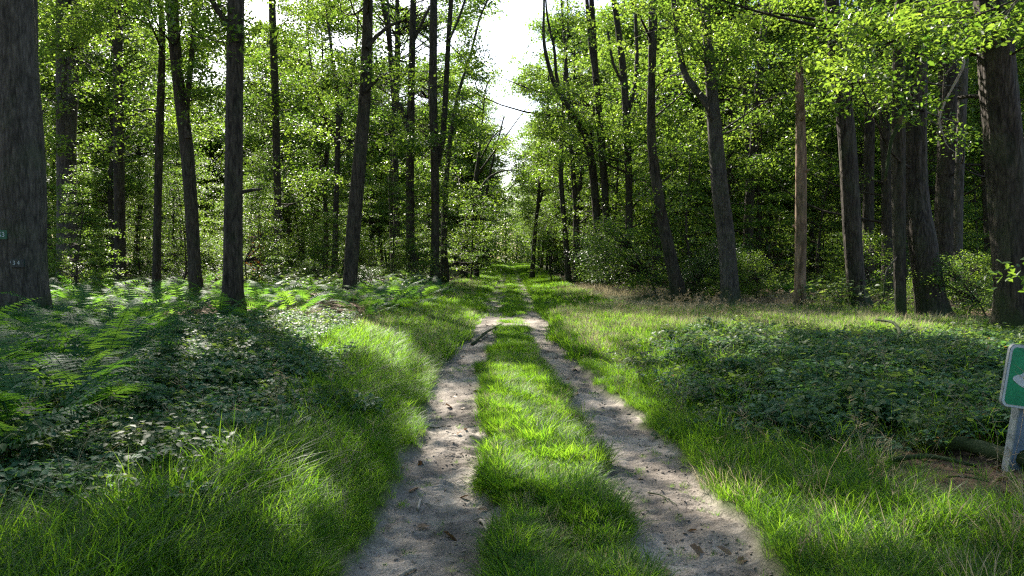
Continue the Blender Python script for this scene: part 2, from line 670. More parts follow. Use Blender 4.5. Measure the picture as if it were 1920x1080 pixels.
def tubes_geo(segs, sides=4):
    """segs: list of (points (k,3), radii (k)) -> verts, quads"""
    Vs, Fs, o = [], [], 0
    ang = np.arange(sides) * 2 * np.pi / sides
    for P, R in segs:
        P = np.asarray(P, float)
        R = np.asarray(R, float)
        k = len(P)
        T = np.gradient(P, axis=0)
        T /= np.linalg.norm(T, axis=1)[:, None] + 1e-9
        ref = np.where(np.abs(T[:, 2:3]) > .8, np.array([[1.0, 0, 0]]), np.array([[0, 0, 1.0]]))
        A = np.cross(ref, T)
        A /= np.linalg.norm(A, axis=1)[:, None] + 1e-9
        B = np.cross(T, A)
        ring = P[:, None, :] + R[:, None, None] * (np.cos(ang)[None, :, None] * A[:, None, :] + np.sin(ang)[None, :, None] * B[:, None, :])
        Vs.append(ring.reshape(-1, 3))
        i = np.arange(k * sides).reshape(k, sides) + o
        j = np.roll(i, -1, 1)
        Fs.append(np.stack([i[:-1], j[:-1], j[1:], i[1:]], -1).reshape(-1, 4))
        o += k * sides
    if not Vs:
        return np.zeros((0, 3)), np.zeros((0, 4), int)
    return np.concatenate(Vs), np.concatenate(Fs)


def spline(P, n):
    """Catmull-Rom through rows of P, n samples spread over chord length"""
    P = np.asarray(P, float)
    if len(P) == 2:
        return P[0] + (P[1] - P[0]) * np.linspace(0, 1, n)[:, None]
    Q = np.concatenate([[2 * P[0] - P[1]], P, [2 * P[-1] - P[-2]]])
    d = np.concatenate([[0], np.cumsum(np.linalg.norm(np.diff(P[:, :3], axis=0), axis=1))])
    t = np.linspace(0, d[-1], n)
    k = np.clip(np.searchsorted(d, t, side='right') - 1, 0, len(P) - 2)
    u = ((t - d[k]) / (d[k + 1] - d[k] + 1e-9))[:, None]
    a, b, c, e = Q[k], Q[k + 1], Q[k + 2], Q[k + 3]
    return .5 * (2 * b + (c - a) * u + (2 * a - 5 * b + 4 * c - e) * u ** 2 + (3 * b - a - 3 * c + e) * u ** 3)


def trunk_geo(path, sides, step, flare=.45, ridge=.05, seed=0, closed_top=True, jagged=False):
    """path rows: x, y, z, radius. Round, ridged, flared bole."""
    r_ = np.random.default_rng(seed + 900)
    path = np.asarray(path, float)
    length = np.linalg.norm(np.diff(path[:, :3], axis=0), axis=1).sum()
    n = max(4, int(length / step))
    S = spline(path, n)
    R = np.maximum(S[:, 3], .012)
    P = S[:, :3]
    h = P[:, 2] - P[0, 2]
    ang = np.arange(sides) * 2 * np.pi / sides
    ph = r_.uniform(0, 6.28, 12)
    k1 = 3 + int(r_.integers(0, 3))
    A = ang[None, :]
    H = h[:, None]
    disp = 1 + flare * np.exp(-H / .38) * (1 + .55 * np.sin(k1 * A + ph[0]) + .3 * np.sin((k1 + 2) * A + ph[1]))
    disp = disp + ridge * .9 * np.sin(2 * A + ph[2] + .35 * H) + ridge * .7 * np.sin(3 * A + ph[3] - .5 * H) * np.sin(.9 * H + ph[4])
    if sides >= 16:
        disp = disp + ridge * .55 * np.sin(9 * A + ph[5] + .8 * np.sin(1.1 * H + ph[6])) + ridge * .4 * np.sin(14 * A + ph[7] + 1.2 * np.sin(.8 * H))
        disp = disp + r_.normal(size=disp.shape) * ridge * .18
    T = np.gradient(P, axis=0)
    T /= np.linalg.norm(T, axis=1)[:, None] + 1e-9
    X = np.cross(np.array([[0, 1.0, 0]]), T)
    X /= np.linalg.norm(X, axis=1)[:, None] + 1e-9
    Yv = np.cross(T, X)
    rr = R[:, None] * disp
    ring = P[:, None, :] + rr[..., None] * (np.cos(ang)[None, :, None] * X[:, None, :] + np.sin(ang)[None, :, None] * Yv[:, None, :])
    if jagged:
        ring[-1, :, 2] += np.abs(r_.normal(size=sides)) * .35
        ring[-2, :, 2] += np.abs(r_.normal(size=sides)) * .1
    V = ring.reshape(-1, 3)
    i = np.arange(n * sides).reshape(n, sides)
    j = np.roll(i, -1, 1)
    Fq = np.stack([i[:-1], j[:-1], j[1:], i[1:]], -1).reshape(-1, 4)
    top = len(V)
    V = np.concatenate([V, P[-1:] - (np.array([[0, 0, .25]]) if jagged else 0)])
    Ft = np.stack([i[-1], j[-1], np.full(sides, top)], -1)
    return V, [Fq, Ft], S


# ------------------------------------------------------------------ named trees
class Tree:
    pass


TREES = []


def px_path(pts, Y, wob=0, r_=None):
    out = []
    d = 0.0
    for i, p in enumerate(pts):
        if wob and i:
            d += r_.normal() * wob
        P = at(p[0], p[1], Y + d)
        rad = p[2] * .5 * Y / FOC / _c
        out.append([P[0], P[1], P[2], rad])
    return np.array(out)


def named_tree(label, Y, pts, forks=(), H=21.0, crown=None, sprays=(), mat='bark', leaf='oak_leaf', group=None, lsize=.12,
               snag=False, dead=False, flare=.45, ridge=.05, seed=None):
    t = Tree()
    t.label, t.Y, t.mat, t.leaf, t.group, t.lsize = label, Y, mat, leaf, group, lsize
    t.seed = len(TREES) if seed is None else seed
    r_ = np.random.default_rng(t.seed + 40)
    path = px_path(pts, Y, .1, r_)
    x0, y0 = path[0, 0], Y
    zb = float(gz(x0, y0)) - .08
    if path[0, 2] > zb + .15:
        dx = (path[0, 0] - path[1, 0]) / max(.3, path[1, 2] - path[0, 2]) * (path[0, 2] - zb) * .6
        path = np.concatenate([[[x0 + dx, y0, zb, path[0, 3] * 1.05]], path])
    else:
        path[0, 2] = zb
    t.base = np.array([path[0, 0], y0, zb])
    t.forks = []
    if not snag:
        d = path[-1] - path[-2]
        slope = d[:2] / max(.5, d[2])
        z = path[-1, 2]
        P = path[-1].copy()
        k = 0
        top_r = .05
        ext = []
        r0 = P[3]
        z0 = z
        while z < H - .5:
            z = min(H, z + 2.2)
            slope = slope * .8 + r_.normal(size=2) * .05
            P = P.copy()
            P[:2] += slope * 2.2
            P[2] = z
            P[3] = r0 + (top_r - r0) * ((z - z0) / max(1, H - z0)) ** .8
            ext.append(P)
        if ext:
            path = np.concatenate([path, ext])
    t.path = path
    t.snag = snag
    V, Fs, S = trunk_geo(path, 32 if Y < 23 else (18 if Y < 34 else 10), .10 if Y < 19 else (.2 if Y < 34 else .4), flare, ridge, t.seed, jagged=snag)
    t.trunk = (V, Fs)
    t.axis = S
    for f in forks:
        fp = px_path(f, Y, .2, r_)
        d = fp[-1] - fp[-2]
        d[:3] /= np.linalg.norm(d[:3])
        if fp[-1, 2] < H - 3 and fp[-1, 3] > .09 and not dead:
            e = fp[-1].copy()
            r0 = e[3]
            for q in range(3):
                e = e.copy()
                e[:3] += d[:3] * 1.6 + np.array([0, 0, .5])
                e[3] = r0 * (1 - (q + 1) * .28)
                fp = np.concatenate([fp, [e]])
        t.forks.append(fp)
    t.clusters = np.zeros((0, 3))
    t.crad = np.zeros(0)
    t.leaf_n = np.zeros(0, int)
    if crown:
        crown = dict(crown)
        if Y > 33:
            crown['per'] = int(crown.get('per', 80) * .72)
            crown['rad'] = (.5, .95)
        add_crown(t, r_, **crown)
    if not snag and Y > 21:
        k = int((.45 if pts[0][0] > 1300 else 1) * np.interp(Y, [21, 30, 36, 45], [48, 90, 44, 22]))
        z = r_.uniform((4.6 if pts[0][0] < 960 else 3.6) if Y > 30 else 5.0, 12.5, k)
        a = r_.uniform(0, 2 * np.pi, k)
        q = 3.0 * np.sqrt(r_.uniform(.05, 1, k))
        ax = axis_at(t, z)
        C = np.stack([ax[:, 0] + q * np.cos(a), ax[:, 1] + q * np.sin(a), z], 1)
        C = bough(C, r_, 10, .75)
        add_clusters(t, C, r_.uniform(.4, .75, k), 60)
    for sp in sprays:
        px, py, rx, ry, dY, k = sp
        a = r_.uniform(0, 2 * np.pi, k)
        q = np.sqrt(r_.uniform(0, 1, k))
        C = np.array([at(px + rx * q[i] * math.cos(a[i]), py + ry * q[i] * math.sin(a[i]), Y + dY + r_.uniform(-1, 1) * 1.4) for i in range(k)])
        C = C[C[:, 2] > .4]
        add_clusters(t, C, r_.uniform(.35, .75, len(C)), 60, cull=.6)
    TREES.append(t)
    return t


def axis_at(t, z):
    i = np.searchsorted(t.axis[:, 2], z)
    i = np.clip(i, 0, len(t.axis) - 1)
    return t.axis[i, :3]


def add_clusters(t, C, rad, n, cull=1.0):
    if len(C) == 0:
        return
    g = sky_gap(C)
    l = ~keep_mask(C)
    k = ~(g | (l & (rng.uniform(size=len(C)) < cull)))
    C, rad = C[k], rad[k]
    t.clusters = np.concatenate([t.clusters, C])
    t.crad = np.concatenate([t.crad, rad])
    t.leaf_n = np.concatenate([t.leaf_n, np.full(len(C), n, int)])


def bough(C, r_, m=11, spread=.78, flat=.32):
    """gather random spots into layered boughs: every m spots crowd round one of them"""
    C = np.array(C)
    n = len(C)
    nb = max(1, n // m)
    heads = C[r_.permutation(n)[:nb]]
    k = r_.integers(0, nb, n)
    off = r_.normal(size=(n, 3)) * spread
    off[:, 2] *= flat
    off[:, 2] -= .06 * (off[:, 0] ** 2 + off[:, 1] ** 2)
    return heads[k] + off


def add_crown(t, r_, z0=8, z1=20, R=4.5, n=120, per=110, off=(0, 0), rad=(.6, 1.1)):
    u = r_.uniform(0, 1, n)
    z = z0 + (z1 - z0) * u
    prof = np.clip(1.15 - .9 * np.abs(u - .42) ** 1.3 * 1.6, .3, 1)
    a = r_.uniform(0, 2 * np.pi, n)
    rr = R * prof * np.sqrt(r_.uniform(.03, 1, n))
    ax = axis_at(t, z)
    C = np.stack([ax[:, 0] + rr * np.cos(a) + off[0], ax[:, 1] + rr * np.sin(a) + off[1], z], 1)
    C = bough(C, r_)
    add_clusters(t, C, r_.uniform(*rad, n), per)


BIG = dict(z0=7.0, z1=20, R=5.2, n=160, per=75)

named_tree('massive grey-barked trunk at the left edge bearing two number plates', 14.0,
           [(42, 640, 104), (40, 500, 82), (39, 300, 74), (29, 0, 54)], [[(57, 400, 22), (58, 250, 24), (58, 120, 24), (58, 0, 22), (58, -80, 20)]],
           H=23, crown=dict(z0=9, z1=22, R=6, n=150, per=80), mat='grey_bark', leaf='beech_leaf', flare=.22, ridge=.03)
named_tree('dark twin-stemmed trunk right behind the plate-bearing trunk', 27.0,
           [(127, 560, 40), (126, 420, 35), (124, 240, 33), (118, 110, 24), (117, 0, 20)],
           [[(130, 260, 22), (137, 120, 20), (138, 0, 17)]], crown=dict(z0=7, z1=21, R=5.5, n=130, per=80),
           sprays=[(170, 90, 60, 90, -2, 34), (100, 60, 60, 60, -3, 24), (90, 230, 40, 70, -2, 12)], mat='grey_bark', leaf='beech_leaf', ridge=.03)
named_tree('straight slim dark trunk between the twin-stemmed trunk and the thin pole-like one', 33.0,
           [(226, 535, 20), (223, 300, 18), (221, 120, 16), (222, 0, 15)], crown=BIG, sprays=[(250, 120, 70, 110, -4, 44), (200, 260, 60, 60, -3, 18)])
named_tree('thinnest pole-like trunk among the left trees with a mossy green foot', 26.0,
           [(293, 560, 17), (295, 420, 14), (299, 250, 14), (304, 60, 11)], H=15,
           forks=[[(299, 210, 5), (270, 205, 4), (240, 225, 2)]], crown=dict(z0=6, z1=15, R=3, n=50, per=70))
named_tree('curved mossy trunk leaning left above the sunlit ferns', 24.5,
           [(370, 560, 26), (366, 510, 24), (352, 300, 25), (331, 120, 21), (322, 0, 22)],
           [[(352, 260, 12), (350, 200, 12), (358, 120, 11), (366, 0, 10)]], crown=BIG,
           sprays=[(385, 140, 40, 90, 0, 14), (300, 60, 60, 60, 1, 10)])
named_tree('dark straight trunk standing at the front of the left bramble bank', 17.8,
           [(437, 615, 42), (437, 560, 36), (437, 400, 32), (440, 200, 31), (443, 0, 30)],
           [[(445, 362, 9), (470, 357, 6), (492, 354, 4)], [(430, 45, 12), (405, 15, 10), (385, -30, 8)]], H=22,
           crown=dict(z0=8.5, z1=21, R=6.2, n=170, per=80), sprays=[(395, 40, 60, 45, .5, 16), (475, 70, 50, 70, .5, 18), (320, 20, 60, 40, 1, 10)])
named_tree('leafy slender trunk with a rust-brown sprig at its foot', 32.0,
           [(523, 530, 17), (520, 350, 14), (516, 180, 13), (510, 0, 12)], crown=dict(z0=5, z1=20, R=4.6, n=130, per=80),
           sprays=[(520, 120, 70, 120, 0, 40), (560, 210, 50, 90, 1, 20)])
named_tree('sparse young tree with a finely forking crown in the left wood', 44.0,
           [(627, 540, 12), (629, 420, 11), (633, 280, 10), (634, 200, 8), (625, 120, 6), (612, 20, 4)],
           [[(633, 240, 7), (655, 170, 5), (668, 90, 4), (672, 20, 3)], [(633, 270, 6), (600, 190, 5), (582, 110, 3), (575, 40, 2)]], H=18,
           crown=dict(z0=6, z1=18, R=3.6, n=60, per=50, rad=(.5, .9)))
named_tree('tall right-leaning trunk with two broken branch stubs left of the track', 25.0,
           [(655, 575, 28), (657, 530, 25), (664, 415, 26), (676, 280, 24), (684, 178, 22), (690, 0, 18)],
           [[(688, 90, 9), (712, 62, 8), (742, 41, 6), (752, 38, 3)], [(684, 172, 8), (706, 150, 6), (726, 137, 3)]], H=22,
           crown=dict(z0=9, z1=21, R=6, n=150, per=80), ridge=.04)
named_tree('dim narrow trunk half hidden between the broken-branched tree and the forked pair', 46.0,
           [(745, 545, 13), (744, 420, 12), (742, 320, 11), (738, 180, 9), (730, 60, 7)], H=18, crown=dict(z0=7, z1=18, R=4, n=80, per=60))
named_tree('trunk forking low into a bowed left stem beside the track', 37.0,
           [(770, 545, 17), (769, 420, 15), (769, 300, 15), (770, 230, 15), (772, 118, 13), (775, 0, 12)],
           [[(770, 250, 11), (752, 205, 10), (738, 175, 9), (732, 100, 9), (726, 50, 8), (716, 0, 7)],
            [(774, 80, 7), (790, 45, 6), (806, 12, 5)]], crown=dict(z0=6.5, z1=20, R=4.6, n=120, per=90),
           sprays=[(770, 300, 35, 60, 0, 12), (745, 60, 45, 60, 0, 16)])
named_tree('dark two-stemmed trunk nearest the left side of the track', 36.0,
           [(815, 548, 19), (816, 420, 16), (815, 296, 16), (812, 178, 15), (813, 0, 13)],
           [[(816, 320, 12), (828, 270, 11), (834, 207, 11), (840, 89, 9), (846, 0, 8)], [(842, 75, 6), (858, 40, 5), (872, 0, 4)]],
           crown=dict(z0=7, z1=20, R=4.4, n=130, per=90, off=(.2, 0)),
           sprays=[(870, 110, 40, 90, 0, 44), (885, 190, 40, 60, 0, 40), (800, 330, 40, 50, 0, 14)])
named_tree('slim sunlit trunk close behind the two-stemmed trunk on the left', 42.0,
           [(831, 545, 12), (833, 430, 11), (840, 300, 9), (856, 190, 7), (880, 110, 5)], H=16, crown=dict(z0=6, z1=15, R=3.6, n=70, per=80))
named_tree('dark oak bending right with boughs reaching over the grassy track', 48.0,
           [(868, 545, 14), (872, 450, 12), (884, 380, 11), (893, 330, 8), (900, 270, 5), (904, 230, 3)],
           [[(880, 400, 5), (910, 340, 4), (945, 320, 3), (985, 322, 2)], [(893, 330, 4), (930, 280, 3), (985, 205, 1.6), (1000, 190, 1.2)],
            [(900, 300, 4), (925, 255, 2.5), (948, 240, 1.5)]], H=13, crown=dict(z0=4, z1=13, R=4.2, n=110, per=90),
           sprays=[(925, 360, 55, 40, 0, 26), (900, 420, 50, 40, 0, 24), (950, 400, 30, 30, 0, 12), (880, 290, 40, 50, 0, 16)])
named_tree('short dark tree with leaves down to the grass at the left track edge', 55.0,
           [(893, 528, 10), (896, 470, 9), (905, 400, 7), (918, 330, 5)], H=12, crown=dict(z0=2, z1=12, R=3.6, n=110, per=80),
           sprays=[(900, 460, 45, 40, 0, 24), (850, 480, 40, 40, -2, 20)])
# right of the track
named_tree('pair-like slim dark trunk where the track fades, right side', 52.0,
           [(997, 540, 9), (1002, 450, 8), (1009, 380, 6), (1014, 300, 5)], H=15, crown=dict(z0=5, z1=15, R=3.4, n=80, per=70),
           forks=[[(1000, 480, 6), (1006, 410, 5), (1020, 350, 4)]])
named_tree('slender trunk bowing left above the pale beech sapling', 41.0,
           [(1066, 540, 12), (1060, 440, 10), (1053, 355, 9), (1052, 290, 8), (1056, 200, 6)], H=16, crown=dict(z0=6.5, z1=16, R=3.6, n=80, per=70))
named_tree('slim trunk forking into a narrow fork beyond the pale sapling', 42.0,
           [(1083, 540, 15), (1081, 450, 13), (1080, 385, 12), (1073, 310, 9), (1066, 200, 7)],
           [[(1080, 395, 8), (1090, 330, 7), (1094, 290, 5)]], H=17, crown=dict(z0=6.5, z1=17, R=3.8, n=90, per=80))
named_tree('trunk splitting into two thin crooked stems that lean over the track', 36.0,
           [(1130, 545, 19), (1125, 480, 17), (1115, 355, 15), (1104, 272, 14), (1080, 225, 11), (1052, 180, 9), (1036, 148, 8), (1020, 80, 6), (1020, 0, 4)],
           [[(1052, 175, 7), (1043, 140, 6), (1039, 89, 5), (1027, 36, 4), (1022, -20, 2)],
            [(1106, 275, 10), (1111, 240, 8), (1112, 180, 6)]], H=17, crown=dict(z0=8, z1=17, R=3.4, n=70, per=70, off=(1.2, 0)),
           sprays=[(1060, 110, 50, 60, 1, 22), (1050, 230, 40, 40, 1, 14), (1020, 160, 30, 50, 1, 8)], leaf='beech_leaf')
named_tree('tall straight trunk with a narrow V fork beside the crooked-stemmed tree', 35.0,
           [(1142, 548, 15), (1139, 440, 14), (1130, 296, 14), (1115, 118, 12), (1109, 0, 9)],
           [[(1118, 150, 9), (1108, 90, 8), (1100, 0, 7)]], crown=dict(z0=8, z1=20, R=4.2, n=110, per=80),
           sprays=[(1130, 210, 40, 50, 0, 10)], leaf='beech_leaf')
named_tree('trunk with three upright stems right of the narrow V fork', 34.0,
           [(1181, 550, 17), (1180, 440, 15), (1178, 296, 14), (1170, 150, 13), (1160, 60, 11), (1151, 0, 9)],
           [[(1176, 215, 9), (1190, 160, 8), (1194, 100, 7), (1190, 0, 6)], [(1170, 160, 6), (1150, 120, 5), (1140, 60, 4)]],
           crown=dict(z0=7.5, z1=20, R=4.6, n=120, per=80), sprays=[(1190, 60, 60, 60, 0, 24), (1200, 270, 50, 60, 0, 16)], leaf='beech_leaf')
named_tree('dim wavy trunk behind the holly thicket', 34.0,
           [(1232, 560, 16), (1229, 400, 15), (1219, 237, 13), (1225, 118, 11), (1228, 0, 9)], crown=dict(z0=6.5, z1=19, R=4.2, n=110, per=80),
           sprays=[(1250, 200, 50, 90, 0, 26)])
named_tree('black leaning trunk rising out of the holly bushes', 24.5,
           [(1278, 580, 27), (1268, 530, 24), (1250, 450, 22), (1238, 390, 20), (1222, 260, 17), (1222, 100, 13)], H=17,
           crown=dict(z0=6, z1=16, R=4.2, n=110, per=90), sprays=[(1240, 330, 60, 70, 0, 26)])
named_tree('clean grey trunk with a bowed left limb right of the holly bushes', 21.8,
           [(1374, 590, 36), (1371, 560, 31), (1360, 430, 32), (1350, 355, 31), (1338, 220, 26), (1331, 118, 20), (1322, 0, 16)],
           [[(1340, 222, 14), (1318, 185, 13), (1298, 160, 13), (1280, 125, 12), (1266, 30, 10), (1262, -30, 8)]], H=21,
           crown=dict(z0=8, z1=20, R=5, n=120, per=80), sprays=[(1320, 80, 70, 80, 0, 34), (1400, 130, 50, 60, 0, 18)], mat='grey_bark', leaf='beech_leaf', ridge=.04)
named_tree('right-leaning trunk standing between the bowed-limbed tree and the broken snag', 31.0,
           [(1396, 555, 17), (1400, 500, 15), (1407, 355, 15), (1421, 178, 14), (1431, 60, 12)], crown=dict(z0=7, z1=19, R=4.6, n=110, per=80),
           sprays=[(1420, 60, 60, 70, -2, 30), (1400, 220, 50, 60, 0, 12)], leaf='beech_leaf')
named_tree('barkless reddish-brown snag with a splintered top', 20.5,
           [(1498, 596, 27), (1500, 560, 21), (1502, 355, 20), (1501, 230, 17), (1499, 150, 13)],
           [[(1504, 330, 8), (1511, 322, 6), (1517, 318, 4)], [(1497, 430, 7), (1490, 424, 5), (1486, 423, 4)], [(1501, 228, 7), (1507, 216, 5), (1510, 208, 3)]], snag=True, mat='bare_wood', flare=.2, ridge=.03)
named_tree('sturdy trunk first to the right of the splintered snag', 20.5,
           [(1612, 600, 40), (1606, 540, 32), (1597, 415, 32), (1586, 237, 29), (1570, 118, 26), (1558, 0, 23)], H=22,
           crown=dict(z0=7.5, z1=21, R=5, n=120, per=80), sprays=[(1560, 70, 70, 70, -1, 18)])
named_tree('shaded narrow trunk just behind the sturdy one by the snag', 29.0,
           [(1630, 560, 22), (1628, 420, 19), (1630, 250, 18), (1634, 60, 15)], crown=dict(z0=6.5, z1=20, R=4.6, n=110, per=80))
named_tree('dim trunk left of the twin-boled oak in the right wood', 27.0,
           [(1664, 560, 22), (1664, 420, 19), (1660, 250, 18), (1650, 60, 16)], crown=dict(z0=6.5, z1=20, R=4.6, n=110, per=80),
           forks=[[(1654, 130, 12), (1632, 60, 11), (1612, 0, 10)]])
named_tree('thick twin-boled oak with its paler slim bole on the left side', 17.2,
           [(1754, 625, 66), (1744, 560, 54), (1728, 450, 50), (1716, 355, 46), (1715, 178, 43), (1719, 0, 44)],
           [[(1692, 625, 24), (1688, 560, 21), (1685, 355, 24), (1685, 178, 22), (1690, 0, 20), (1692, -80, 18)]], H=22,
           crown=dict(z0=8, z1=21, R=5.4, n=140, per=80), sprays=[(1680, 60, 120, 70, -1.5, 24), (1690, 190, 100, 40, -1.5, 7), (1610, 130, 60, 90, -1, 12)], ridge=.06, flare=.16)
named_tree('dark broad trunk behind and right of the twin-boled oak', 25.0,
           [(1773, 575, 44), (1770, 530, 37), (1776, 300, 34), (1778, 120, 32), (1776, 0, 30)], crown=dict(z0=7.5, z1=20, R=4.8, n=110, per=80))
named_tree('pale slim trunk lit on its left side next to the dark broad trunk', 24.0,
           [(1796, 585, 18), (1796, 530, 15), (1798, 355, 16), (1805, 178, 16), (1810, 60, 14)], H=18, crown=dict(z0=7, z1=18, R=4, n=80, per=70), mat='grey_bark',
           sprays=[(1820, 60, 70, 60, -2, 24)])
named_tree('huge furrowed trunk at the right edge with two broken side boughs', 14.4,
           [(1918, 650, 92), (1908, 560, 72), (1902, 500, 66), (1889, 355, 63), (1872, 178, 60), (1863, 59, 56), (1856, 0, 52)],
           [[(1850, 182, 10), (1822, 180, 8), (1795, 184, 6)], [(1842, 100, 14), (1810, 98, 11), (1770, 86, 8), (1740, 70, 5)]], H=22,
           crown=dict(z0=7, z1=21, R=5.6, n=150, per=80), sprays=[(1790, 45, 110, 45, -1.5, 17), (1890, 25, 50, 35, -1.8, 8), (1915, 508, 14, 8, -3, 1)], ridge=.07, flare=.35)
named_tree('dusky trunk seen between the pale slim trunk and the huge furrowed trunk', 30.0,
           [(1862, 580, 26), (1858, 430, 22), (1850, 300, 20), (1846, 100, 18)], crown=dict(z0=6, z1=20, R=4.6, n=110, per=80))


# fill the canopy where the ground in the photograph lies in shade
def canopy_fill():
    gx, gy = np.meshgrid(np.arange(-9, 9.01, .3), np.arange(2.5, 24, .3))
    gx, gy = gx.ravel(), gy.ravel()
    want = lit(gx, gy) < .3
    allC = np.concatenate([t.clusters for t in TREES])
    allR = np.concatenate([t.crad for t in TREES])
    allN = np.concatenate([t.leaf_n for t in TREES])
    order = rng.permutation(len(gx))
    sx, sy = shadow_xy(allC)
    cov = np.zeros(len(gx))
    for i in range(len(allC)):
        d2 = (gx - sx[i]) ** 2 + ((gy - sy[i]) * .8) ** 2
        cov += np.where(d2 < (allR[i] * .75) ** 2, allN[i] * .0026 / (allR[i] ** 2 * .8), 0)
    added = 0
    tops = [t for t in TREES if not t.snag and t.Y < 45]
    for i in order:
        if not want[i] or cov[i] > 1.15:
            continue
        best = None
        for trial in range(14):
            z = rng.uniform(9.5, 18)
            tt = z / SUN[2]
            P = np.array([gx[i] + SUN[0] * tt, gy[i] + SUN[1] * tt, z])
            if P[1] * .345 + 1.6 > z - .6 and sky_gap(P[None])[0]:
                continue
            ds = [np.hypot(*(axis_at(t, z)[:2] - P[:2])) for t in tops]
            j = int(np.argmin(ds))
            vis = P[1] * .345 + 1.6 > z and abs(P[0]) < P[1] * .7
            score = ds[j] + (3 if vis else 0)
            if best is None or score < best[0]:
                best = (score, tops[j], P, ds[j])
        if best is None or best[3] > 8.5:
            continue
        t, P = best[1], best[2]
        r = rng.uniform(.6, .95)
        t.clusters = np.concatenate([t.clusters, P[None]])
        t.crad = np.concatenate([t.crad, [r]])
        t.leaf_n = np.concatenate([t.leaf_n, [90]])
        added += 1
        a, b = gx[i], gy[i]
        d2 = (gx - a) ** 2 + ((gy - b) * .8) ** 2
        cov += np.where(d2 < (r * .75) ** 2, 90 * .0026 / (r ** 2 * .8), 0)
    print('canopy fill clusters', added)


canopy_fill()

LEAF_TOTAL = 0


def build_tree(t, cat='tree', name='broadleaf_tree'):
    global LEAF_TOTAL
    r_ = np.random.default_rng(t.seed + 300)
    root = thing(name, t.label, cat, tuple(t.base), 0, t.group)
    V, Fs = t.trunk
    link('trunk', mesh_np('trunk', V - t.base, Fs, M[t.mat], smooth=True), root)
    near = t.Y < 23
    for f in t.forks:
        V, Fs, S = trunk_geo(f, 14 if near else 8, .15 if near else .4, 0, .05, t.seed + 7)
        link('limb', mesh_np('limb', V - t.base, Fs, M[t.mat], smooth=True), root)
    C, rad = t.clusters, t.crad
    if len(C):
        # boughs inside the crown: a few limbs, then twigs out to each leaf spray
        nl = int(np.clip(len(C) / 9, 4, 16))
        pick = r_.choice(len(C), min(nl, len(C)), replace=False)
        segs = []
        limb_pts = [t.axis[::max(1, len(t.axis) // 40), :3]]
        for p in pick:
            e = C[p]
            dist = np.hypot(e[0] - t.axis[-1, 0], e[1] - t.axis[-1, 1])
            if dist > 4.6:
                continue
            z = max(t.axis[0, 2] + 1.5, e[2] - dist * r_.uniform(.2, .6) - .3)
            a = axis_at(t, min(z, t.axis[-1, 2] - .3))
            m = (a + e) / 2 + r_.normal(size=3) * .25 + np.array([0, 0, -.1 * dist * .3])
            k = spline(np.array([a, m, e]), 6)
            r0 = .02 + .007 * np.linalg.norm(e - a)
            if keep_mask(k[1:]).mean() < .7:
                continue
            segs.append((k, np.linspace(r0, .012, 6)))
            limb_pts.append(k[1:])
        LP = np.concatenate(limb_pts)
        for c in C:
            d = np.linalg.norm(LP - c, axis=1) + np.maximum(0, LP[:, 2] - c[2]) * .5
            a = LP[int(np.argmin(d))]
            m = (a + c) / 2 + r_.normal(size=3) * .12
            kk = np.array([a, m, c])
            if np.linalg.norm(c - a) < 3.2 and keep_mask(np.array([a, (a + m) / 2, m, (m + c) / 2, c])).mean() > .7:
                segs.append((kk, np.array([.014, .010, .004])))
        V, Fq = tubes_geo(segs, 4)
        o = link('branches', mesh_np('branches', V - t.base, Fq, M[t.mat], smooth=True), root)
        o['kind'] = 'stuff'
        P, idx = cluster_leaves(C, rad, t.leaf_n, .45, r_)
        k = keep_mask(P) | (r_.uniform(size=len(P)) < .04)
        k &= ~sky_gap(P)
        P, idx = P[k], idx[k]
        px, py, f = project(P)
        seen = (f > 1) & (py > -60) & (px > -80) & (px < 2000)
        size = np.where(seen, t.lsize * np.clip(t.Y / 30, .95, 1.5), .17)
        nearseen = seen & (t.Y < 22)
        ct = r_.uniform(0, .6, len(C))[idx] + r_.uniform(0, .4, len(P))
        Va, Fa = leaves_geo(P[~nearseen], size[~nearseen], 1.0, .62, r_)
        tint = np.tile(ct[~nearseen], 2)
        V, Fc, T = Va, Fa, tint
        if nearseen.any():
            Vb, Fb = leaves_geo(P[nearseen], size[nearseen], .9, .6, r_, True)
            V = np.concatenate([Va, Vb])
            Fc = np.concatenate([Fa, Fb + len(Va)])
            T = np.concatenate([tint, np.tile(ct[nearseen], 8)])
        LEAF_TOTAL += len(Fc)
        link('crown', mesh_np('crown', V - t.base, Fc, M[t.leaf], T), root)
    return root


for t in TREES:
    t.root = build_tree(t)
print('leaf tris', LEAF_TOTAL)


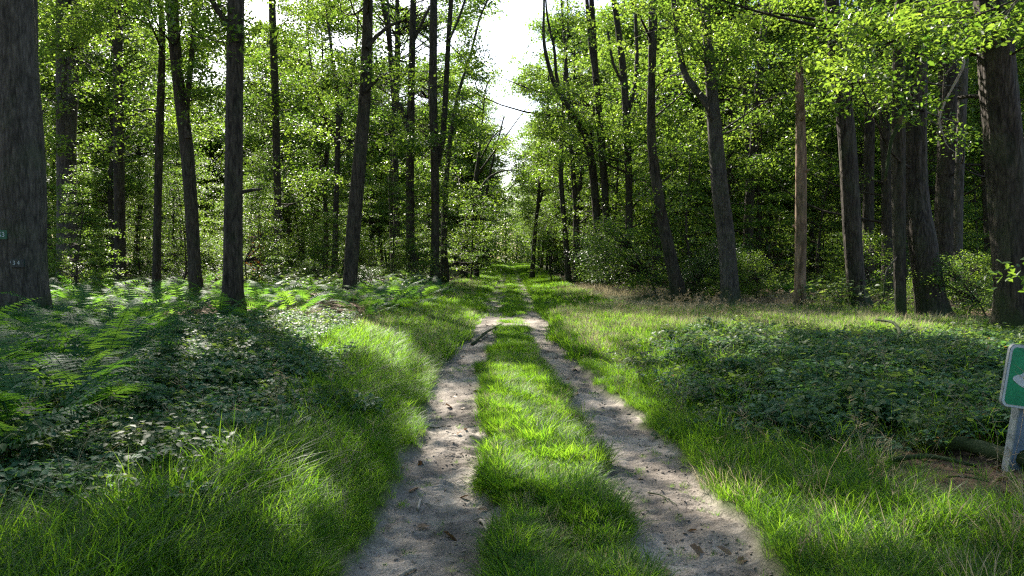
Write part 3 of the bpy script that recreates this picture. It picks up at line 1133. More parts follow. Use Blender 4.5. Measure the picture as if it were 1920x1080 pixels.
# ------------------------------------------------------------------ tree and sapling kinds reused through the wood
def proto_tree(name, H, r0, z0, R, n, per, leaf, lsize, seed, flat=.45, layered=False, mat='bark', rad=(.6, 1.1), cat='tree', forked=False):
    r_ = np.random.default_rng(seed)
    t = Tree()
    K = 7
    z = np.linspace(-.15, H, K)
    lean = r_.normal(size=2) * .25
    xy = np.cumsum(r_.normal(size=(K, 2)) * .18 + lean * .5, 0)
    xy -= xy[0]
    path = np.concatenate([xy, z[:, None], (r0 * (1 - .88 * (np.linspace(0, 1, K)) ** 1.1))[:, None]], 1)
    V, Fs, S = trunk_geo(path, 9, .7, .4, .06, seed)
    root = thing(name, None, cat, (0, 0, -50), 0)
    link('trunk', mesh_np('trunk', V, Fs, M[mat], smooth=True), root)
    u = r_.uniform(0, 1, n)
    if H > 12:
        u = u ** .72
    zz = z0 + (H * 1.0 - z0) * u
    if layered:
        zz = z0 + np.round((zz - z0) / .55) * .55 + r_.normal(size=n) * .07
        prof = np.clip(1.05 - u * .85, .12, 1)
    else:
        prof = np.clip(1.15 - 1.45 * np.abs(u - .42) ** 1.3, .25, 1)
    a = r_.uniform(0, 2 * np.pi, n)
    rr = R * prof * np.sqrt(r_.uniform(.04, 1, n))
    ax = S[np.clip(np.searchsorted(S[:, 2], zz), 0, len(S) - 1), :3]
    C = np.stack([ax[:, 0] + rr * np.cos(a), ax[:, 1] + rr * np.sin(a), zz], 1)
    if not layered and H > 5:
        C = bough(C, r_, 14, 1.0)
    segs = []
    for c in C:
        q = np.hypot(c[0], c[1])
        zb = max(.2, c[2] - q * r_.uniform(.25, .8))
        b = S[min(len(S) - 1, int(np.searchsorted(S[:, 2], zb))), :3]
        segs.append((np.array([b, (b + c) / 2 + r_.normal(size=3) * .08, c]), np.array([.012 + .006 * q, .012, .004])))
    V, Fq = tubes_geo(segs, 3)
    o = link('branches', mesh_np('branches', V, Fq, M[mat], smooth=True), root)
    o['kind'] = 'stuff'
    rads = r_.uniform(*rad, n)
    P, idx = cluster_leaves(C, rads, np.full(n, per), flat, r_)
    V, Fc = leaves_geo(P, lsize, 1.1, .62, r_)
    ct = r_.uniform(0, .6, n)[idx] + r_.uniform(0, .4, len(P))
    link('crown', mesh_np('crown', V, Fc, M[leaf], np.tile(ct, 2)), root)
    return root


TALL = [proto_tree('broadleaf_tree', 20 + s, .17 + .05 * s, 4.2 + .8 * s, 4.3 + .3 * s, 330, 52, 'far_leaf', .225, 500 + s, rad=(.6, 1.15)) for s in range(4)]
SAPL = [proto_tree('understory_tree', 6.0 + 1.3 * s, .05 + .012 * s, .9 + .3 * s, 2.1 + .3 * s, 85, 60, 'far_leaf', .13, 520 + s, .22, True, rad=(.5, .95)) for s in range(4)]
BUSH = [proto_tree('shrub', 1.9 + .5 * s, .03, .25, 1.1 + .15 * s, 70, 60, ('holly_leaf', 'far_leaf', 'oak_leaf')[s], .085, 540 + s, .6, False, rad=(.3, .5), cat='shrub') for s in range(3)]
used = set()


def put(proto, x, y, s, label, group=None, name=None):
    loc = (x, y, float(gz(x, y)) - .02)
    rz = rng.uniform(0, 6.28)
    if id(proto) not in used:
        used.add(id(proto))
        proto.location, proto.rotation_euler, proto.scale = loc, (0, 0, rz), (s, s, s)
        proto['label'] = label
        if group:
            proto['group'] = group
        return proto
    return copy_tree(proto, loc, rz, s, label, group)


# thing by thing: bushes and saplings one can point at
FEATURE = [
    (SAPL[0], 1036, 46, .95, 'pale sunlit beech sapling at the right edge of the fading track'),
    (SAPL[2], 1100, 47, .75, 'bright layered sapling behind the slim trunks right of the track'),
    (BUSH[0], 1165, 33, 1.25, 'dark glossy holly bush at the foot of the three-stemmed trunk'),
    (BUSH[1], 1235, 28, 1.15, 'leafy green bush left of the black leaning trunk'),
    (BUSH[0], 1300, 25.5, 1.0, 'glossy dark bush right beneath the black leaning trunk'),
    (BUSH[2], 1340, 23.5, .55, 'leafy green bush touching the clean grey trunk'),
    (BUSH[1], 1110, 38, 1.0, 'small shrub at the feet of the crooked-stemmed tree'),
    (BUSH[2], 1420, 24.0, .55, 'low bush between the clean grey trunk and the snag'),
    (SAPL[1], 1240, 31, .8, 'broad leafy sapling filling the gap behind the holly thicket'),
    (SAPL[3], 1300, 29, .75, 'dense dark-green sapling behind the black leaning trunk'),
    (BUSH[2], 1820, 18.5, .55, 'sprawling bush in front of the dusky trunk by the right-edge trunk'),
    (BUSH[1], 1860, 17.0, .6, 'low leafy bush at the foot of the huge furrowed trunk'),
    (BUSH[2], 1695, 18.2, .33, 'tiny shrub against the slim bole of the twin-boled oak'),
    (SAPL[0], 1555, 30, .42, 'small bright sapling standing behind the snag'),
    (SAPL[1], 880, 44, .8, 'leafy sapling below the oak that bends over the track'),
    (SAPL[3], 840, 40, .7, 'bluish-green sapling behind the two-stemmed trunk on the left'),
    (SAPL[2], 720, 35, .62, 'rounded sapling between the leaning trunk and the forked trunk'),
    (BUSH[1], 790, 33, .9, 'shrub between the two trunks nearest the left track side'),
    (SAPL[0], 600, 38, .65, 'pale sapling deep between the fern bank and the sparse young tree'),
    (SAPL[1], 150, 23, .6, 'layered beech sapling lit in front of the twin-stemmed trunk'),
    (SAPL[2], 330, 31, .6, 'bright sapling behind the curved mossy trunk'),
    (SAPL[3], 480, 29, .5, 'dark sapling right behind the dark straight trunk'),
]
for pr, px, Y, s, lab in FEATURE:
    put(pr, at(px, 500, Y)[0], Y, s, lab)

occupied = [(t.base[0], t.base[1], .5) for t in TREES]


def scatter(n, yr, edge, gap, fov=.78, side=0, seed=1, ymin_edge=None):
    r_ = np.random.default_rng(seed)
    out = []
    tries = 0
    while len(out) < n and tries < n * 60:
        tries += 1
        y = math.sqrt(r_.uniform(yr[0] ** 2, yr[1] ** 2))
        w = y * fov + 4
        x = r_.uniform(-w, w)
        if side and x * side < 0:
            continue
        if abs(x + .2) < np.interp(y, [20, 60, 200], edge):
            continue
        if all((x - a) ** 2 + (y - b) ** 2 > (gap * .5 + c) ** 2 for a, b, c in occupied) and all((x - a) ** 2 + (y - b) ** 2 > gap ** 2 for a, b in out):
            out.append((x, y))
    return out


for i, (x, y, q) in enumerate(((4.3, 57, .60), (4.0, 68, .66), (-4.2, 86, .68), (4.2, 80, .70), (-4.8, 96, .74), (4.4, 94, .74), (-4.6, 110, .8), (4.4, 112, .8), (-4.8, 128, .85), (4.6, 132, .85), (-5.0, 150, .9), (4.8, 154, .9))):
    put(TALL[i % 4], x, y, q, ('light-green tree arching over the far end of the track on its %s side' % ('left' if x < 0 else 'right')), 'trees lining the far end of the track')
GT = 'tall trees deep in the wood behind the nearer trunks'
for i, (x, y) in enumerate(scatter(245, (33, 118), (5.0, 5.0, 5.4), 3.6, seed=5)):
    zt = np.array([6.0, 10, 14, 18])
    g = np.array([(x + a, y + b, z) for a in (-2.4, 0, 2.4) for b in (-2.4, 0, 2.4) for z in (6, 9, 12, 15, 18)], float)
    qx, qy = shadow_xy(g)
    if (lit(qx, qy) * (qy < 22)).sum() > 1.5:
        continue
    if -13 < x < -3 and 40 < y < 84 and i % 8 < 7:
        continue
    pxx = 960 + FOC * x / y
    if y > 42 and (60 < pxx < 430 or 560 < pxx < 660) and i % 2 == 0:
        continue
    put(TALL[i % 4], x, y, rng.uniform(.8, 1.15), 'slender tall tree deep in the %s wood among many alike' % ('left' if x < 0 else 'right'),
        GT + (' left of the track' if x < 0 else ' right of the track'))
for i, (x, y) in enumerate(scatter(230, (28, 88), (4.7, 4.6, 4.6), 2.3, seed=6)):
    qx, qy = shadow_xy(np.stack([np.full(4, x), np.full(4, y), np.array([1.5, 3.5, 5.5, 7.5])], 1))
    if (lit(qx, qy) * (qy < 30)).sum() > 0 or (x < 0 and i % 3 == 0):
        continue
    put(SAPL[i % 4], x, y, rng.uniform(.55, 1.15), 'layered understory sapling under the tall trees of the %s wood' % ('left' if x < 0 else 'right'),
        'understory saplings of the %s wood' % ('left' if x < 0 else 'right'))
for i, (x, y) in enumerate(scatter(70, (23, 60), (3.8, 3.6, 3.2), 2.2, seed=7)):
    put(BUSH[i % 3], x, y, rng.uniform(.5, 1.0), 'low shrub on the shady floor of the %s wood' % ('left' if x < 0 else 'right'),
        'low shrubs of the %s wood' % ('left' if x < 0 else 'right'))


# ------------------------------------------------------------------ the far wood that closes the view

# ------------------------------------------------------------------ instanced ground plants (uncountable: kind = stuff)
def instancer(name, variants, pts, rz, scale, tilt=None, label='', cat='plants'):
    """variants: list of meshes; pts (n,3)"""
    n = len(pts)
    coll = bpy.data.collections.new(name + '_kinds')
    for i, me in enumerate(variants):
        coll.objects.link(bpy.data.objects.new('%s_kind_%d' % (name, i), me))
    me = bpy.data.meshes.new(name)
    me.vertices.add(n)
    me.vertices.foreach_set('co', np.asarray(pts, np.float32).ravel())
    rot = np.zeros((n, 3), np.float32)
    if tilt is not None:
        rot[:, :2] = tilt
    rot[:, 2] = rz
    a = me.attributes.new('rot', 'FLOAT_VECTOR', 'POINT')
    a.data.foreach_set('vector', rot.ravel())
    a = me.attributes.new('size', 'FLOAT', 'POINT')
    a.data.foreach_set('value', np.asarray(scale, np.float32))
    a = me.attributes.new('pick', 'INT', 'POINT')
    a.data.foreach_set('value', rng.integers(0, len(variants), n).astype(np.int32))
    o = link(name, me)
    ng = bpy.data.node_groups.new(name + '_scatter', 'GeometryNodeTree')
    ng.interface.new_socket('Geometry', in_out='INPUT', socket_type='NodeSocketGeometry')
    ng.interface.new_socket('Geometry', in_out='OUTPUT', socket_type='NodeSocketGeometry')
    gi = ng.nodes.new('NodeGroupInput')
    go = ng.nodes.new('NodeGroupOutput')
    ci = ng.nodes.new('GeometryNodeCollectionInfo')
    ci.inputs['Collection'].default_value = coll
    ci.inputs['Separate Children'].default_value = True
    ci.inputs['Reset Children'].default_value = True
    ip = ng.nodes.new('GeometryNodeInstanceOnPoints')
    ip.inputs['Pick Instance'].default_value = True

    def attr(nm, ty):
        q = ng.nodes.new('GeometryNodeInputNamedAttribute')
        q.data_type = ty
        q.inputs['Name'].default_value = nm
        return next(s for s in q.outputs if s.name == 'Attribute' and s.enabled)

    L = ng.links.new
    L(gi.outputs[0], ip.inputs['Points'])
    L(ci.outputs[0], ip.inputs['Instance'])
    L(attr('rot', 'FLOAT_VECTOR'), ip.inputs['Rotation'])
    L(attr('size', 'FLOAT'), ip.inputs['Scale'])
    L(attr('pick', 'INT'), ip.inputs['Instance Index'])
    L(ip.outputs[0], go.inputs[0])
    md = o.modifiers.new('scatter', 'NODES')
    md.node_group = ng
    return tag(o, label, cat, None, 'stuff')


def blades_geo(n, h, spread, width, curl, seed, lean=.25):
    r_ = np.random.default_rng(seed)
    a = r_.uniform(0, 6.28, n)
    q = spread * np.sqrt(r_.uniform(0, 1, n))
    B = np.stack([q * np.cos(a), q * np.sin(a), np.full(n, -.02)], 1)
    az = a + r_.normal(size=n) * .9
    D = np.stack([np.cos(az), np.sin(az), np.zeros(n)], 1)
    S = np.stack([-np.sin(az), np.cos(az), np.zeros(n)], 1)
    # blade faces turn at random about their stem
    tw = r_.uniform(-.9, .9, n)[:, None]
    S = S * np.cos(tw) + D * np.sin(tw)
    hh = h * r_.uniform(.45, 1.1, n)
    cu = curl * r_.uniform(.3, 1.4, n)
    le = lean * r_.uniform(.1, 1.2, n)
    w = width * r_.uniform(.7, 1.3, n)
    rows = []
    for t, k in ((0, .75), (.35, 1.0), (.7, .7), (1.0, 0)):
        out = hh * (le * t + cu * t * t)
        zz = hh * (t - .42 * cu * t ** 2.4)
        c = B + D * out[:, None] + np.array([0, 0, 1.0]) * zz[:, None]
        if k:
            rows += [c - S * (w * k * .5)[:, None], c + S * (w * k * .5)[:, None]]
        else:
            rows.append(c)
    V = np.stack(rows, 1).reshape(-1, 3)
    i = np.arange(n)[:, None] * 7
    F4 = np.concatenate([i + np.array([0, 1, 3, 2]), i + np.array([2, 3, 5, 4])])
    F3 = i + np.array([4, 5, 6])
    return V, [F4, F3]


def tuft(name, mat, *a, **k):
    V, Fs = blades_geo(*a, **k)
    return mesh_np(name, V, Fs, M[mat])


def sample(n, xr, yr, dens, seed, power=1.0):
    """n random ground points in a box, kept with probability dens(x, y)"""
    r_ = np.random.default_rng(seed)
    x = r_.uniform(*xr, n)
    y = yr[0] + (yr[1] - yr[0]) * r_.uniform(0, 1, n) ** power
    k = r_.uniform(size=n) < dens(x, y)
    # only what the lens, or a lens a step aside, can see
    k &= np.abs(x) < y * .80 + 1.5
    x, y = x[k], y[k]
    return np.stack([x, y, gz(x, y)], 1)


def sign_clear(x, y):
    return 1 - .93 * sm(1.25 - np.hypot((x - 3.2) / .85, (y - 4.85) / .55), 0, .5)


def strip_d(x, y):
    a, b, c, d = edges(y)
    return sm(x, b - .02, b + .10) * (1 - sm(x, c - .10, c + .02))


def verge_l(x, y):
    a = edges(y)[0]
    out = np.interp(y, [3, 4.6, 6, 9, 12, 17, 22], [3.0, 2.2, 1.75, 2.2, 3.2, 3.4, 2.6]) + .35 * fbm(x, y, 1.8, 31)
    return (1 - sm(x, a - .12, a + .03)) * (1 - sm(-x, out - .3, out + .35))


def verge_r(x, y):
    d = edges(y)[3]
    out = np.interp(y, [3, 4.6, 5.2, 6, 8, 12, 14, 20, 24], [4.5, 4.2, 3.0, 2.1, 2.0, 2.6, 9.5, 11.0, 5.0]) + .4 * fbm(x, y, 1.8, 33)
    return sm(x, d - .02, d + .14) * (1 - sm(x, out - .3, out + .4)) * sign_clear(x, y)


def bramble_l(x, y):
    o = np.interp(y, [3, 4.6, 6, 9, 12, 17, 22], [2.9, 2.1, 1.75, 2.2, 3.3, 3.6, 3.2]) + .3 * fbm(x, y, 1.6, 35)
    return sm(-x, o - .35, o + .3) * (1 - sm(y, 14.5, 17.5)) * (1 - .85 * sm(-x, .40 * y + .6, .40 * y + 1.6))


def bramble_r(x, y):
    o = np.interp(y, [5.0, 5.6, 7, 9, 12, 14.5], [3.6, 2.3, 1.75, 1.7, 2.1, 4]) + .3 * fbm(x, y, 1.6, 36)
    far = np.interp(x, [1.5, 3, 6, 9, 12], [13, 14.2, 13.0, 11.8, 11]) + .8 * fbm(x, y, 2.2, 37)
    return sm(x, o - .5, o + .9) * (1 - sm(y, far - 1.2, far + .8)) * sm(y, 5.0, 6.3) * (.25 + .75 * sm(fbm(x, y, 1.25, 38), -.75, .1))


def far_tree(seed):
    r_ = np.random.default_rng(seed)
    n = 170
    u = r_.uniform(0, 1, n)
    z = .6 + 19 * u
    a = r_.uniform(0, 6.28, n)
    q = 4.2 * np.clip(1.1 - 1.1 * np.abs(u - .45) ** 1.3, .3, 1) * np.sqrt(r_.uniform(.05, 1, n))
    C = np.stack([q * np.cos(a), q * np.sin(a), z], 1)
    P, idx = cluster_leaves(C, r_.uniform(.8, 1.5, n), np.full(n, 24), .5, r_)
    V, Fc = leaves_geo(P, .42, 1.0, .7, r_)
    T = r_.uniform(0, .6, n)[idx] + r_.uniform(0, .4, len(P))
    V2, F2 = tubes_geo([(np.array([[0, 0, -.3], [.1, .1, 9], [.2, 0, 18]]), np.array([.22, .17, .05]))], 6)
    me = mesh_np('far_tree', np.concatenate([V, V2]), [Fc, F2 + len(V)], M['far_leaf'], np.concatenate([np.tile(T, 2), np.zeros(len(F2))]))
    me.materials.append(M['bark'])
    mi = np.zeros(len(Fc) + len(F2), np.int32)
    mi[len(Fc):] = 1
    me.polygons.foreach_set('material_index', mi)
    return me


FT = [far_tree(600 + i) for i in range(3)]
r_w = np.random.default_rng(61)
yy = np.sqrt(r_w.uniform(112 ** 2, 260 ** 2, 800))
xx = r_w.uniform(-.85, .85, 800) * yy
k = ((np.abs(xx + .5) > 5.6) | (yy > 240)) & ~((960 + FOC * xx / yy > 40) & (960 + FOC * xx / yy < 440) & (r_w.uniform(size=800) < .6))
ex = np.array([-7, -4.2, -1.6, 1.2, 3.8, 6.6, -5.6, -2.8, .2, 2.6, 5.2, -.8])
ey = np.array([172, 188, 196, 190, 181, 174, 212, 221, 226, 216, 208, 238])
xx, yy = np.concatenate([xx[k], ex]), np.concatenate([yy[k], ey])
P = np.stack([xx, yy, gz(xx, yy)], 1)
instancer('distant_wood', FT, P, r_w.uniform(0, 6.28, len(P)), r_w.uniform(.7, 1.15, len(P)), None,
          'far mass of trees that closes the wood and the end of the track', 'wood')

rx = np.array([-14, -8, -4.5, -11, -6, 9, -17, 0, -3, 3, 12, -12, 20, -21])  # unseen trees added behind the camera to hold back sky light
ry = np.array([-4, -7, -13, -14, -21, -20, 2, -30, -34, -36, -28, -26, -14, -10])
instancer('added_rear_wood', FT, np.stack([rx, ry, gz(rx, ry)], 1), r_w.uniform(0, 6.28, len(rx)), r_w.uniform(.85, 1.1, len(rx)), None,
          'unseen wood added behind the viewpoint to block sky light', 'wood')

N_GR = [tuft('grass_tuft', 'grass_blade', 36, .13, .075, .0038, .6, 700 + i, lean=.5) for i in range(5)]
T_GR = [tuft('tall_grass_tuft', 'grass_blade', 26, .36, .08, .006, .75, 720 + i, lean=.35) for i in range(5)]
F_GR = [tuft('far_grass_tuft', 'grass_blade', 40, .20, .22, .011, .6, 740 + i, lean=.45) for i in range(4)]
D_GR = [tuft('dry_grass_tuft', 'dry_blade', 30, .38, .2, .006, .4, 750 + i, lean=.25) for i in range(3)]

# short grass on the centre strip
P = sample(30000, (-.6, 1.0), (3.0, 13), strip_d, 1, 1.25)
instancer('strip_grass', N_GR, P, rng.uniform(0, 6.28, len(P)), rng.uniform(.5, 1.25, len(P)) * np.clip(.95 + .32 * noise(P[:, 0], P[:, 1], .7, 80) + .25 * noise(P[:, 0], P[:, 1], .22, 83), .3, 2),
          rng.normal(size=(len(P), 2)) * .15, 'short bright grass on the strip between the two ruts', 'grass')
P = sample(2600, (-.7, 1.1), (3.0, 13), lambda x, y: strip_d(x, y) * .9, 31, 1.25)
instancer('strip_dry_grass', D_GR, P, rng.uniform(0, 6.28, len(P)), rng.uniform(.15, .42, len(P)), rng.normal(size=(len(P), 2)) * .3,
          'withered blades mixed into the strip between the ruts', 'grass')
# sprigs in the bare ruts
k_ = lambda x, y: bare(x, y) * (.02 + .16 * (noise(x, y, .8, 81) > .45))
P = sample(9000, (-1.1, 1.5), (3.2, 12), k_, 2, 1.2)
instancer('rut_sprigs', N_GR, P, rng.uniform(0, 6.28, len(P)), rng.uniform(.2, .5, len(P)), rng.normal(size=(len(P), 2)) * .2,
          'small grass sprigs growing in the bare ruts', 'grass')
# left verge, long blades
P = sample(30000, (-4.4, -.7), (2.6, 13), lambda x, y: verge_l(x, y) * np.interp(-x, [.8, 1.2, 2, 3], [1, .85, .55, .3]), 3, 1.1)
dist = -P[:, 0] - .9
sc = np.clip(.36 + dist * .75, .36, 1.05) * rng.uniform(.65, 1.3, len(P))
instancer('left_verge_grass', T_GR, P, rng.uniform(0, 6.28, len(P)), sc, rng.normal(size=(len(P), 2)) * .12,
          'long arching grass along the left rut', 'grass')
P = sample(26000, (1.0, 5.0), (2.8, 13), lambda x, y: verge_r(x, y) * .55, 4, 1.1)
dist = P[:, 0] - 1.3
sc = np.clip(.38 + dist * .45, .35, np.interp(P[:, 1], [5.2, 6.4], [.52, .95])) * rng.uniform(.6, 1.3, len(P))
instancer('right_verge_grass', T_GR, P, rng.uniform(0, 6.28, len(P)), sc, rng.normal(size=(len(P), 2)) * .14,
          'thin grass along the right rut and front right corner', 'grass')


# mid and far grass
def far_d(x, y):
    s = strip_d(x, y) + verge_l(x, y) + verge_r(x, y)
    w = np.interp(y, [20, 26, 40, 140], [3.4, 3.2, 3.0, 3.8])
    f = (np.abs(x + .1) < w) * np.where(y > 21, 1 - .75 * bare(x, y), 0)
    return np.where(y > 21, f, s) * (1 - .93 * bare(x, y))


P = sample(30000, (-4, 11.5), (12, 24), far_d, 5, 1.0)
sc = np.where((P[:, 0] > -.5) & (P[:, 0] < .6), .5, .95) * rng.uniform(.7, 1.3, len(P))
instancer('meadow_grass', F_GR, P, rng.uniform(0, 6.28, len(P)), sc, rng.normal(size=(len(P), 2)) * .1,
          'sunlit pale grass beyond the brambles and around the track', 'grass')
P = sample(26000, (-3.8, 3.8), (23, 240), far_d, 6, 1.9)
sc = np.where(np.abs(P[:, 0] + .1) < 1.1, .5, 1.0) * rng.uniform(.7, 1.3, len(P)) * np.interp(P[:, 1], [23, 140], [1, 2.2])
instancer('far_track_grass', F_GR, P, rng.uniform(0, 6.28, len(P)), sc, rng.normal(size=(len(P), 2)) * .1,
          'banded grass covering the track into the distance', 'grass')
# dry straw-coloured grass at the wood's edge
k_ = lambda x, y: ((x > 1.9) & (x < 6.2) & (y > 27) & (y < 36)) * 1.0 + ((x < -1.6) & (x > -3.2) & (y > 26) & (y < 44)) * .7 + ((x > 5) & (x < 16) & (y > 22) & (y < 29)) * .4
P = sample(5500, (-4, 16), (22, 46), k_, 7)
instancer('dry_grass', D_GR, P, rng.uniform(0, 6.28, len(P)), rng.uniform(.5, 1.1, len(P)), rng.normal(size=(len(P), 2)) * .15,
          'pinkish dry grass in strips at the edge of the wood', 'grass')


k_ = lambda x, y: verge_r(x, y) * (y > 12) * .55 + verge_r(x, y) * (y < 6) * .12
k_ = lambda x, y: (verge_r(x, y) * (y > 12) * .5 + verge_r(x, y) * (y < 6) * .12) * (x > 0) + (x < 0) * verge_l(x, y) * (y > 9) * .22
P = sample(20000, (-3.6, 11.5), (3.2, 22), k_, 27)
instancer('pale_grass', D_GR, P, rng.uniform(0, 6.28, len(P)), rng.uniform(.35, .9, len(P)), rng.normal(size=(len(P), 2)) * .15,
          'pale straw-tipped grass mixed into both verges', 'grass')


# seed heads on stalks
def seed_stalk(seed):
    r_ = np.random.default_rng(seed)
    segs = []
    for j in range(3):
        b = np.array([r_.uniform(-.05, .05), r_.uniform(-.05, .05), 0])
        h = r_.uniform(.45, .75)
        d = r_.normal(size=2) * .14
        pts = np.array([b, b + [d[0] * .4, d[1] * .4, h * .55], b + [d[0] * 1.2, d[1] * 1.2, h]])
        S = spline(pts, 5)
        segs.append((S, np.linspace(.0016, .0009, 5)))
        for q in range(10):
            t = r_.uniform(.70, 1.0)
            c = S[0] + (S[-1] - S[0]) * t
            i = min(4, int(t * 4.99))
            c = S[i] + r_.normal(size=3) * [.006, .006, .02]
            e = c + np.array([r_.normal() * .035, r_.normal() * .035, .03])
            segs.append((np.array([c, (c + e) / 2, e]), np.array([.0006, .0017, .0004])))
    V, Fq = tubes_geo(segs, 3)
    return mesh_np('seed_stalk', V, Fq, M['dry_blade'])


SEED = [seed_stalk(760 + i) for i in range(4)]
k_ = lambda x, y: verge_l(x, y) * .3 + np.where(x > 0, verge_r(x, y), 0) * .6 + bramble_r(x, y) * .12 + bramble_l(x, y) * .06
P = sample(1700, (-4, 6), (3.2, 17), k_, 8)
instancer('seeding_grass', SEED, P, rng.uniform(0, 6.28, len(P)), rng.uniform(.5, 1.15, len(P)), rng.normal(size=(len(P), 2)) * .12,
          'thin straw-coloured grass stalks with seed heads above the verges', 'grass')


# brambles and other broad-leaved ground cover
def leafy_spray(name, mat, nst, leaves, h, reach, leaflet, seed, tri=True):
    r_ = np.random.default_rng(seed)
    C, Lh, U = [], [], []
    segs = []
    for s in range(nst):
        a = r_.uniform(0, 6.28)
        d = np.array([math.cos(a), math.sin(a), 0])
        hh = h * r_.uniform(.6, 1.15)
        rr = reach * r_.uniform(.5, 1.2)
        pts = spline(np.array([[0, 0, -.05], d * rr * .35 + [0, 0, hh * .8], d * rr * .75 + [0, 0, hh], d * rr * 1.1 + [0, 0, hh * .75]]), 6)
        segs.append((pts, np.linspace(.004, .002, 6)))
        for q in range(leaves):
            t = r_.uniform(.25, 1) * 4.99
            i = int(t)
            p = pts[i] + (pts[i + 1] - pts[i]) * (t - i)
            la = r_.uniform(0, 6.28)
            ld = np.array([math.cos(la), math.sin(la), .15])
            pc = p + ld * leaflet * r_.uniform(.6, 1.5) + np.array([0, 0, r_.uniform(-.03, .05)])
            segs.append((np.array([p, (p + pc) / 2, pc]), np.array([.0018, .0014, .001])))
            k = 3 if tri else 1
            for m in range(k):
                aa = la + (m - (k - 1) / 2) * 1.25
                U.append([math.cos(aa), math.sin(aa), r_.uniform(-.35, .15)])
                C.append(pc)
    C = np.array(C)
    U = np.array(U)
    U /= np.linalg.norm(U, axis=1)[:, None]
    n = len(C)
    N = r_.normal(size=(n, 3)) * .28
    N[:, 2] += 1
    N -= (N * U).sum(1)[:, None] * U
    N /= np.linalg.norm(N, axis=1)[:, None]
    W = np.cross(N, U)
    L = (leaflet * r_.uniform(.8, 1.3, n))[:, None]
    pr = [(0.0, 0), (.22, .24), (.5, .33), (.78, .2), (1.0, 0)]
    rows = [C]
    for p, w in pr[1:4]:
        rows += [C + U * L * p + W * L * w + N * L * w * .3 - N * L * .12 * p * p, C + U * L * p - N * L * .12 * p * p, C + U * L * p - W * L * w + N * L * w * .3 - N * L * .12 * p * p]
    rows.append(C + U * L - N * L * .14)
    V = np.stack(rows, 1).reshape(-1, 3)
    i = np.arange(n)[:, None] * 11
    F3 = np.concatenate([i + np.array(f) for f in ((0, 2, 1), (0, 3, 2), (7, 8, 10), (8, 9, 10))])
    F4 = np.concatenate([i + np.array(f) for f in ((1, 2, 5, 4), (2, 3, 6, 5), (4, 5, 8, 7), (5, 6, 9, 8))])
    V2, Fq = tubes_geo(segs, 3)
    return mesh_np(name, np.concatenate([V, V2]), [F3, np.concatenate([F4, Fq + len(V)])], M[mat])


BR = [leafy_spray('bramble_spray', 'bramble_leaf', 4, 6, .20, .34, .046, 800 + i) for i in range(5)]
LOW = [leafy_spray('low_spray', 'low_leaf', 5, 8, .5, .45, .085, 820 + i, False) for i in range(4)]
P = sample(11000, (-9, -1.4), (3.0, 18), bramble_l, 10, .9)
hs = .95 + .5 * fbm(P[:, 0], P[:, 1], 1.4, 90)
hs = np.clip(hs, .4, 1.15)
instancer('left_brambles', BR, P, rng.uniform(0, 6.28, len(P)), hs * rng.uniform(.7, 1.25, len(P)), rng.normal(size=(len(P), 2)) * .12,
          'dark bramble thicket covering the left bank', 'brambles')
P = sample(17000, (1.0, 12), (5.0, 16), bramble_r, 11, .9)
hs = 1.0 + .6 * fbm(P[:, 0], P[:, 1], 1.3, 91)
hs = np.clip(hs * (.3 + .65 * bramble_r(P[:, 0], P[:, 1])), .3, 1.05)
instancer('right_brambles', BR, P, rng.uniform(0, 6.28, len(P)), hs * rng.uniform(.7, 1.3, len(P)), rng.normal(size=(len(P), 2)) * .12,
          'broad dark green bramble patch right of the track', 'brambles')
P = sample(5200, (1.2, 11), (5.0, 15), lambda x, y: sm(bramble_r(x, y), .03, .3) * (.2 + .8 * sm(fbm(x, y, 1.7, 39), -.2, .6)), 28)
instancer('bramble_grass', T_GR, P, rng.uniform(0, 6.28, len(P)), rng.uniform(.5, 1.15, len(P)), rng.normal(size=(len(P), 2)) * .15,
          'loose grass growing up through the right brambles', 'grass')
P = sample(900, (1.2, 11), (5.0, 15), lambda x, y: sm(bramble_r(x, y), .05, .4), 29)
instancer('young_growth', LOW, P, rng.uniform(0, 6.28, len(P)), rng.uniform(.4, .8, len(P)), rng.normal(size=(len(P), 2)) * .15,
          'taller pale leafy shoots standing out of the right brambles', 'undergrowth')
P = sample(900, (-7, -1.4), (3.4, 17), lambda x, y: sm(bramble_l(x, y), .05, .4), 30)
instancer('bank_growth', LOW, P, rng.uniform(0, 6.28, len(P)), rng.uniform(.35, .75, len(P)), rng.normal(size=(len(P), 2)) * .15,
          'pale leafy shoots standing out of the left bramble thicket', 'undergrowth')


def floor_d(x, y):
    t = turf_amount(x, y)
    return (1 - t) * sm(np.abs(x), 2.6, 4.0) * np.where((x < 0) & (y < 31), .3, 1.0) * (.25 + .6 * sm(fbm(x, y, 6, 92), -.5, .6))


P = sample(9000, (-60, 60), (18, 75), floor_d, 12, 1.0)
instancer('woodland_undergrowth', LOW, P, rng.uniform(0, 6.28, len(P)), rng.uniform(.6, 1.7, len(P)), rng.normal(size=(len(P), 2)) * .15,
          'mixed low leafy undergrowth on the wood floor', 'undergrowth')


# leaf litter, pebbles
def dead_leaf(seed):
    r_ = np.random.default_rng(seed)
    V, Fc = leaves_geo(np.array([[0, 0, .008]]), .075, 2.5, .6, r_, True)
    return mesh_np('dead_leaf', V, Fc, M['litter_leaf'])


DL = [dead_leaf(840 + i) for i in range(5)]


def litter_d(x, y):
    return np.clip(.16 * (1 - turf_amount(x, y)) + .07 * bare(x, y) + .6 * ((np.abs(x - 3.0) < .9) & (np.abs(y - 5.0) < .55)) + .4 * ((x < -2.2) & (x > -6) & (y > 16) & (y < 21)), 0, 1)


